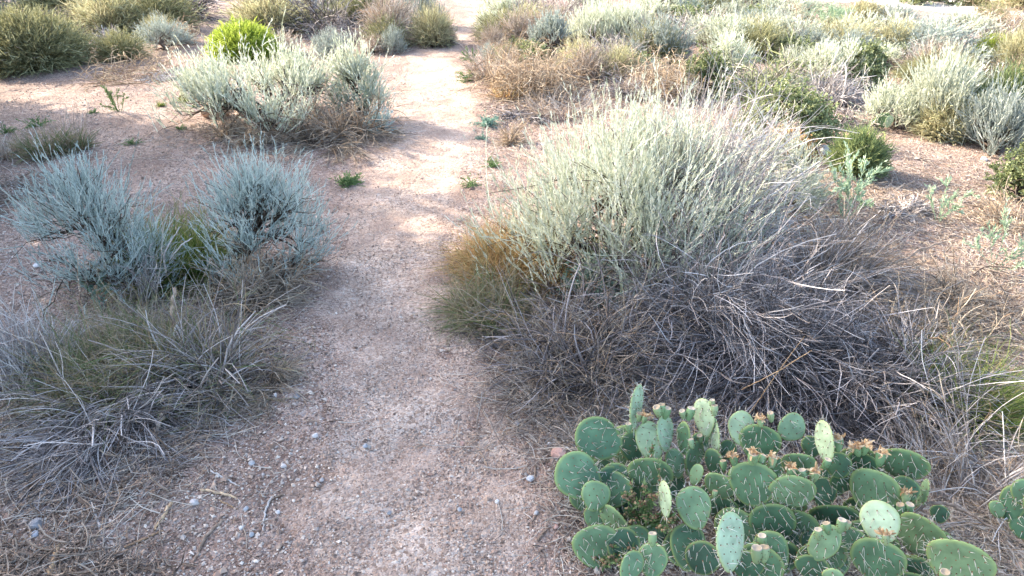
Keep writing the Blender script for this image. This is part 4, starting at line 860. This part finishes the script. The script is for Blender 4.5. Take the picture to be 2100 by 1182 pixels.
for a in [
 ('rock_tan','large tan rock half buried left of the large pale sagebrush',445,240,66,44),('rock_tan','tan rock under the branches of the large pale sagebrush',497,238,44,32),('rock_red','reddish rock beside the flat grey mat of stems',372,160,20,16),
 ('rock_pale','white rock at the foot of the rounded grass-green bush',1690,316,36,26),('rock_pale','white stone on the path edge left of the cactus, near its brown neighbour',1170,776,16,12),
 ('rock_red','flat reddish-brown rock touching the left pads of the prickly pear',1146,936,42,22),('rock_blue','blue-grey stone sitting just above the flat reddish-brown rock',1163,925,14,12),
 ('rock_pale','pale angular stone below the sprawling stems at the bottom left',399,1034,20,17),('rock_pale','white stone at the left edge of the path beside the dead heap',647,895,15,12),
 ('rock_blue','bluish stone lying left of the path above the bottom twigs',516,1098,13,11),('rock_blue','blue-grey stone near the bottom left corner',73,1098,18,15),('rock_grey','rough dark grey stone above the blue-grey corner stone',76,1080,34,22),
 ('rock_pale','pale stone next to the short twigs left of the path',570,1052,12,10),('rock_blue','small blue stone right of the long orange twig',505,1045,13,10),('rock_grey','grey stone on the path side of the small dry heap',517,952,16,12),
 ('rock_pale','pale pebble pair member, left of the path at mid height of the bottom quarter',582,957,13,11),('rock_tan','tan pebble at the bottom left of the path',573,1122,16,11),('rock_pale','white pebble near the lower left path border',495,1085,12,10),
 ('rock_blue','bluish stone in the path at the bottom right, by the upright twig',1088,985,18,14),('rock_blue','small blue stone in the middle of the bottom of the path',943,1046,12,9),('rock_grey','grey stone at the path\'s right side above the bluish stone',1060,871,14,11),
 ('rock_pale','pale stone below the dried leaf curl at the right path border',1126,913,11,9),('rock_red','reddish stone near the pale log of the thicket',984,680,14,10),('rock_red','pinkish stone at the right path border beside the litter',1067,804,13,9),
 ('rock_red','small pink stone in the middle of the lower path',948,912,13,11),('rock_grey','grey pebble at the left of the lower path',798,1053,11,8),('rock_blue','blue pebble on the lower path left of centre',749,916,12,9),
 ('rock_pale','pale pebble at the left border of the lower path',660,986,12,9),('rock_grey','grey pebble in front of the white stone by the dead heap',608,815,16,11),('rock_pale','small pale pebble cluster top left of the path border',565,813,14,10),
 ('rock_pale','white chip right of the front left brush',512,683,12,8),('rock_pale','pale stone on the gravel left of the front left sagebrush',76,547,16,11),('rock_grey','grey stone at the right edge below the far yellow-green shrub',2018,330,18,12),
 ('rock_red','red chip near the prickly pear at the bottom of the picture',1140,1082,14,9),('rock_grey','round grey stone left of the lower prickly pear',1100,1054,13,10),('rock_pale','pale stone on the border right of the lower path',1020,1030,12,9),
 ('rock_tan','tan stone at the left border by the wiry stems',120,1000,14,10),('rock_pale','small white pebble at the left border above the twigs',540,975,9,8)]: stone(*a)

# ------------------------------------------------------------------ loose sticks, one by one
def stick(label, pts, r_mm, mat='bark', name='fallen_stick', cat='stick', group='loose sticks lying about', fork=0):
    SEED[0] += 1; rng = np.random.default_rng(SEED[0])
    Q = np.array([G(*p[:2], z=(float(zg(*G(*p[:2])[:2]))+p[2]) if len(p) > 2 else None)+([0, 0, 0] if len(p) > 2 else [0, 0, r_mm*.0008]) for p in pts])
    t = np.linspace(0, 1, len(Q)); tt = np.linspace(0, 1, 16); P = np.stack([np.interp(tt, t, Q[:, i]) for i in range(3)], -1)
    for _ in range(2): P[1:-1] = (P[:-2]+P[1:-1]*2+P[2:])/4
    P[1:-1] += rng.normal(0, r_mm*.00035, (14, 3)); c = P.mean(0); c[2] -= 0
    R = r_mm*.001*np.interp(tt, [0, .08, .7, 1], [.8, 1, .8, .45])*rng.uniform(.85, 1.15, 16)
    g = Geo(); g.strands(P[None]-c, R[None], 8 if r_mm > 4 else 6, rng=rng)
    for _ in range(fork):
        i = rng.integers(3, 12); d = nrm((P[i+1]-P[i])[None]+rng.normal(0, .012, (1, 3))*[1, 1, .3]); B = grow(rng, (P[i]-c)[None], d, np.array([.08+.1*rng.random()])*r_mm/3.5, 6, .1, .3)
        g.strands(B, taper(r_mm*.0005, r_mm*.0002, 6, 1), 6, rng=rng)
    V0 = g.V; o = g.build(name, M[mat], None, c); tag(o, label, cat, group)
for a in [
 ('thick weathered log end sticking out of the thicket toward the path',[(998,655,.012),(1030,652,.02),(1062,648,.04)],9,'barkpale'),
 ('long curved grey branch lying right of the dark heap in the sun',[(1765,565,.05),(1810,548,.07),(1862,530,.08),(1890,510,.09),(1945,494,.08)],7,'bark'),
 ('dark bent stem running from the prickly pear to the right edge',[(1868,1052,.12),(1919,1026,.15),(1965,1042,.13),(1996,1059,.12),(2110,1120,.08)],5,'bark'),
 ('thin pale branch lying across the top of the grey twig mat at right',[(1985,570,.04),(2020,545,.06),(2110,552,.05)],4,'bark'),
 ('long dark twig lying behind the green grass clump at right',[(1940,545,.03),(2010,548,.03),(2110,575,.02)],4,'bark'),
 ('thick gnarled bark log at the lower left, curving down to a point',[(196,905),(150,930),(110,945),(75,980),(42,1030)],13,'bark'),
 ('thick dark root rising from the dead heap at the lower left',[(262,835,.04),(248,870,.03),(228,900,.02),(220,965)],12,'bark'),
 ('second thick root beside the first, in the dead heap at the lower left',[(340,840,.05),(325,870,.03),(318,905)],9,'bark'),
 ('smooth brown curved root on bare soil below the dead heap',[(335,898),(380,903),(430,900),(455,889)],7,'bark'),
 ('upright brown stub on the bare soil below the curved root',[(380,880),(385,930)],4,'barktan'),
 ('dark bark piece with a bend near the pale stick at the bottom left',[(144,995),(160,1020),(186,1050)],8,'bark'),
 ('straight pale stick leaning down from the bent bark piece',[(188,1032),(203,1075),(217,1122)],4,'barkpale'),
 ('short orange-brown twig on the soil left of the path',[(412,1006),(450,1013),(485,1023)],4.5,'barktan'),
 ('thin tan twig below the orange-brown one',[(452,1028),(488,1046)],2.5,'barktan'),
 ('slender grey twig lying above the orange-brown one',[(432,967),(460,982),(492,998)],3,'barkpale'),
 ('dark straight twig pointing to the bottom edge left of the path',[(456,1068),(420,1105),(400,1152)],5,'bark'),
 ('curved grey twig left of the lower path',[(558,1020),(542,1050),(540,1090)],3.5,'barkpale'),
 ('forked grey twig beside the curved one left of the lower path',[(582,1015),(560,1022),(525,1060)],3,'bark'),
 ('broken bark stub with a pale end at the bottom left',[(352,1032),(335,1060),(318,1090)],5,'barktan'),
 ('white curved stick at the left edge of the picture',[(24,378),(28,405),(38,425)],5,'barkpale'),
 ('dark twig on the gravel below the left sagebrush',[(85,545),(110,532),(155,524)],5,'bark'),
 ('pale stick lying at the left edge under the sticks',[(-10,428),(15,420),(34,421)],5,'barkpale'),
 ('short dark twig on the gravel left of the prickly pear',[(1102,1110),(1112,1098),(1122,1086)],4,'bark'),
 ('tiny upright-looking dark twig beside the bluish path stone',[(1098,975),(1100,950)],2.5,'bark'),
 ('tiny dark curled twig in the middle of the lower path',[(852,920),(860,914),(868,915)],3,'bark'),
 ('thick pale bark strip at the bottom left corner',[(105,1182),(112,1150),(125,1120)],8,'barktan'),
 ('brown bark strip at the bottom left corner, left of the pale one',[(20,1190),(38,1165),(55,1140)],7,'bark'),
 ('long brown root along the bottom left corner',[(-10,1118),(35,1120),(70,1118)],7,'bark'),
 ('thin root looping above the bottom left corner',[(30,1182),(60,1140),(140,1095),(230,1082)],4,'bark'),
 ('tan stick near the bottom edge left of the dark straight twig',[(255,1125),(300,1105),(335,1090)],4,'barktan'),
 ('pale split stick hanging out of the front left brush, left one of three',[(362,668,.16),(352,715,.1),(344,770,.06)],4.5,'barkpale'),
 ('pale split stick hanging out of the front left brush, middle one of three',[(364,660,.16),(372,710,.1),(384,760,.06)],5,'barkpale'),
 ('pale split stick hanging out of the front left brush, right one of three',[(390,700,.13),(405,730,.1),(430,770,.05)],3.5,'barkpale'),
 ('dark broken stump in the heart of the front left brush',[(362,750,.02),(358,700,.09),(352,650,.17),(358,590,.24)],11,'bark'),
 ('pale bare branch rising right of the green grass clump at the left',[(340,560,.15),(335,520,.25),(370,465,.35)],3.5,'barkpale'),
 ('pale bare branch rising over the dark brush at the left',[(350,530,.2),(375,500,.28),(395,488,.3)],3.5,'barkpale'),
 ('short brown stick on the litter below the thicket',[(1290,820),(1330,792),(1362,780)],5,'bark'),
 ('dried leaf-like bark curl on the gravel right of the path',[(1098,822),(1112,826),(1124,830)],8,'barktan'),
 ('thin tan stem standing out of the dark heap in the middle',[(1530,860,.05),(1590,770,.3),(1650,690,.45)],1.6,'barktan'),
 ('thin pale stem leaning out of the dark heap to the right',[(1520,800,.1),(1590,765,.25),(1665,718,.38)],1.8,'barktan'),
]: stick(*a)

# ------------------------------------------------------------------ litter: uncountable straw and bark crumbs
def litter(name, label, mat, zones, seed, lmin, lmax, r, orient=None, curl=.3, hgt=.012):
    rng = np.random.default_rng(seed); P_all = []
    for x, y, rx, ry, n in zones:
        n = int(n*.62)
        c = G(x, y); ex = G(x+rx, y); Rx = ex[0]-c[0]; fy = G(x, max(y-ry, 5)); Ry = fy[1]-c[1]
        a = rng.random(n)*6.283; q = np.sqrt(rng.random(n))*(1+.25*rng.normal(size=n)*.6); X = c[0]+Rx*q*np.cos(a); Y = c[1]+Ry*q*np.sin(a)
        th = rng.random(n)*6.283 if orient is None else rng.normal(orient, .5, n)
        root = np.stack([X, Y, zg(X, Y)+rng.random(n)*hgt], -1); d = np.stack([np.cos(th), np.sin(th), rng.normal(.02, .08, n)], -1)
        L = lmin+(lmax-lmin)*rng.random(n)**2
        P_all.append(grow(rng, root, d, L, 5, .15, curl, lambda P: zg(P[..., 0], P[..., 1]), .002))
    P = np.concatenate(P_all); g = Geo(); g.strands(P, taper(r, r*.6, 5, len(P), rng), 3, rng=rng)
    tag(g.build(name, M[mat]), label, 'litter', kind='stuff')
litter('straw_litter', 'grey-white straw and dry grass litter strewn on the soil', 'straw', [
 (230,880,250,90,2000),(190,1000,210,80,1000),(120,1150,200,60,350),(450,760,130,120,900),(330,620,270,70,1000),(480,1030,110,90,90),
 (1250,800,260,60,2200),(1130,740,90,60,600),(1500,900,520,80,4500),(1950,960,200,140,3500),(2050,1120,150,110,1800),(1230,1000,110,120,900),(1230,900,90,50,500),
 (1900,500,280,140,6500),(1960,650,200,80,3000),(1800,360,330,60,4500),(1650,300,250,60,1800),(1055,260,60,70,500),(1035,330,40,50,260),(1060,210,90,25,500),(900,105,60,12,60),(1250,190,260,50,2500),(1500,150,450,60,2600),(1700,220,300,40,1800),(600,290,250,40,1400),(60,370,110,70,900),(330,300,160,25,300),(500,180,250,50,400),(850,880,300,200,60),(1560,1120,420,110,2600)], 301, .015, .15, .0015)
litter('straw_litter', 'tan and rusty dry stem litter on the soil', 'tangle', [
 (60,930,110,70,380),(1170,720,110,50,420),(1250,960,110,80,900),(1650,1060,350,120,1500),(2020,1120,140,90,900),(560,560,90,50,260),(1900,440,230,90,1400),(1180,180,260,60,1500),(1060,250,70,60,300),(470,270,140,40,500),(1750,250,150,40,300)], 302, .015, .12, .0014)
litter('bark_litter', 'brown crumbled bark and root litter in the bottom left corner', 'bark', [(130,1165,230,30,650),(90,1090,130,50,160),(240,960,190,80,400),(60,400,110,60,240),(300,870,160,50,300),(1450,960,250,70,500)], 303, .02, .13, .0027, curl=.7)
litter('leaf_litter_shade', 'small dead leaves and crumbs under the brush, darkened as painted shade', 'deaddark', [(350,760,220,90,5000),(350,560,200,60,3000),(1450,700,380,130,16000),(1150,640,160,110,5000),(1800,740,180,100,5000),(1560,1080,420,120,3500),(260,560,220,70,1500),(1300,560,250,100,2000),(600,270,220,50,1500),(1700,210,350,70,3000),(1080,240,110,70,2500),(1250,170,250,40,2500),(300,70,380,50,3000)], 304, .006, .03, .0016)  # dense dark crumbs paint shade into the gaps under brush and cactus

# ------------------------------------------------------------------ junipers beyond the left edge: they cast the foreground shade
def juniper(label, x, y, R, H, seed):
    rng = np.random.default_rng(seed); z = float(zg(x, y)); t = thing('juniper_tree', label, 'tree', (x, y, z), 'junipers beyond the left edge')
    L0, L1, L2 = skeleton(rng, R*.9, H*.9, 9, 60, 260, 18, low=.12); tr = np.stack([np.zeros(6), np.zeros(6), np.linspace(-.1, H*.5, 6)], -1)[None]+rng.normal(0, .03, (1, 6, 3))
    g = woody(rng, L0, L1, L2, .07, 6); g.strands(tr, taper(.17, .08, 6, 1), 10, rng=rng); g.build('trunk', M['bark'], t)
    S = np.repeat(L2, 26, 0); n = len(S); p, T = at_t(S, rng.uniform(.1, 1, n)); P = grow(rng, p, nrm(T+rng.normal(0, .6, (n, 3))), .3*rng.uniform(.5, 1.4, n), 4, 0, .3)
    f = Geo(); f.strands(P, taper(.01, .006, 4, n), 2, rng=rng); leaves(f, rng, P, 14, .06, .012, .8, 0, 1, (.6, 1, .4)); f.build('crown', M['juniper'], t)
def at_sun(perp, t):   # perp: distance across the sun's direction, t: distance toward the sun
    s = nrm(sd[:2]); n = np.array([-s[1], s[0]]); n = n if n[1] > 0 else -n; p = n*perp+s*t; return p[0], p[1]
for lab, perp, t, R, H in [('dense juniper beyond the left edge, shading the prickly pear', 1.75, 7.1, 1.75, 7.2), ('dense juniper behind the viewer on the left, shading the lower path', -.5, 6.5, 2.0, 6.0),
        ('juniper standing between and behind the two that shade the path', .7, 11, 1.9, 8.2), ('slender young juniper beyond the left edge, shading the foot of the big thicket', 3.0, 8.9, 1.05, 4.7),
        ('small juniper beyond the left edge, shading the top left bush', 6.3, 14, 1.3, 3.4)]:
    x, y = at_sun(perp, t); juniper(lab, x, y, R, H, int(50+perp*4))
print('OBJECTS', len(bpy.data.objects), 'FACES', sum(len(m.polygons) for m in bpy.data.meshes))
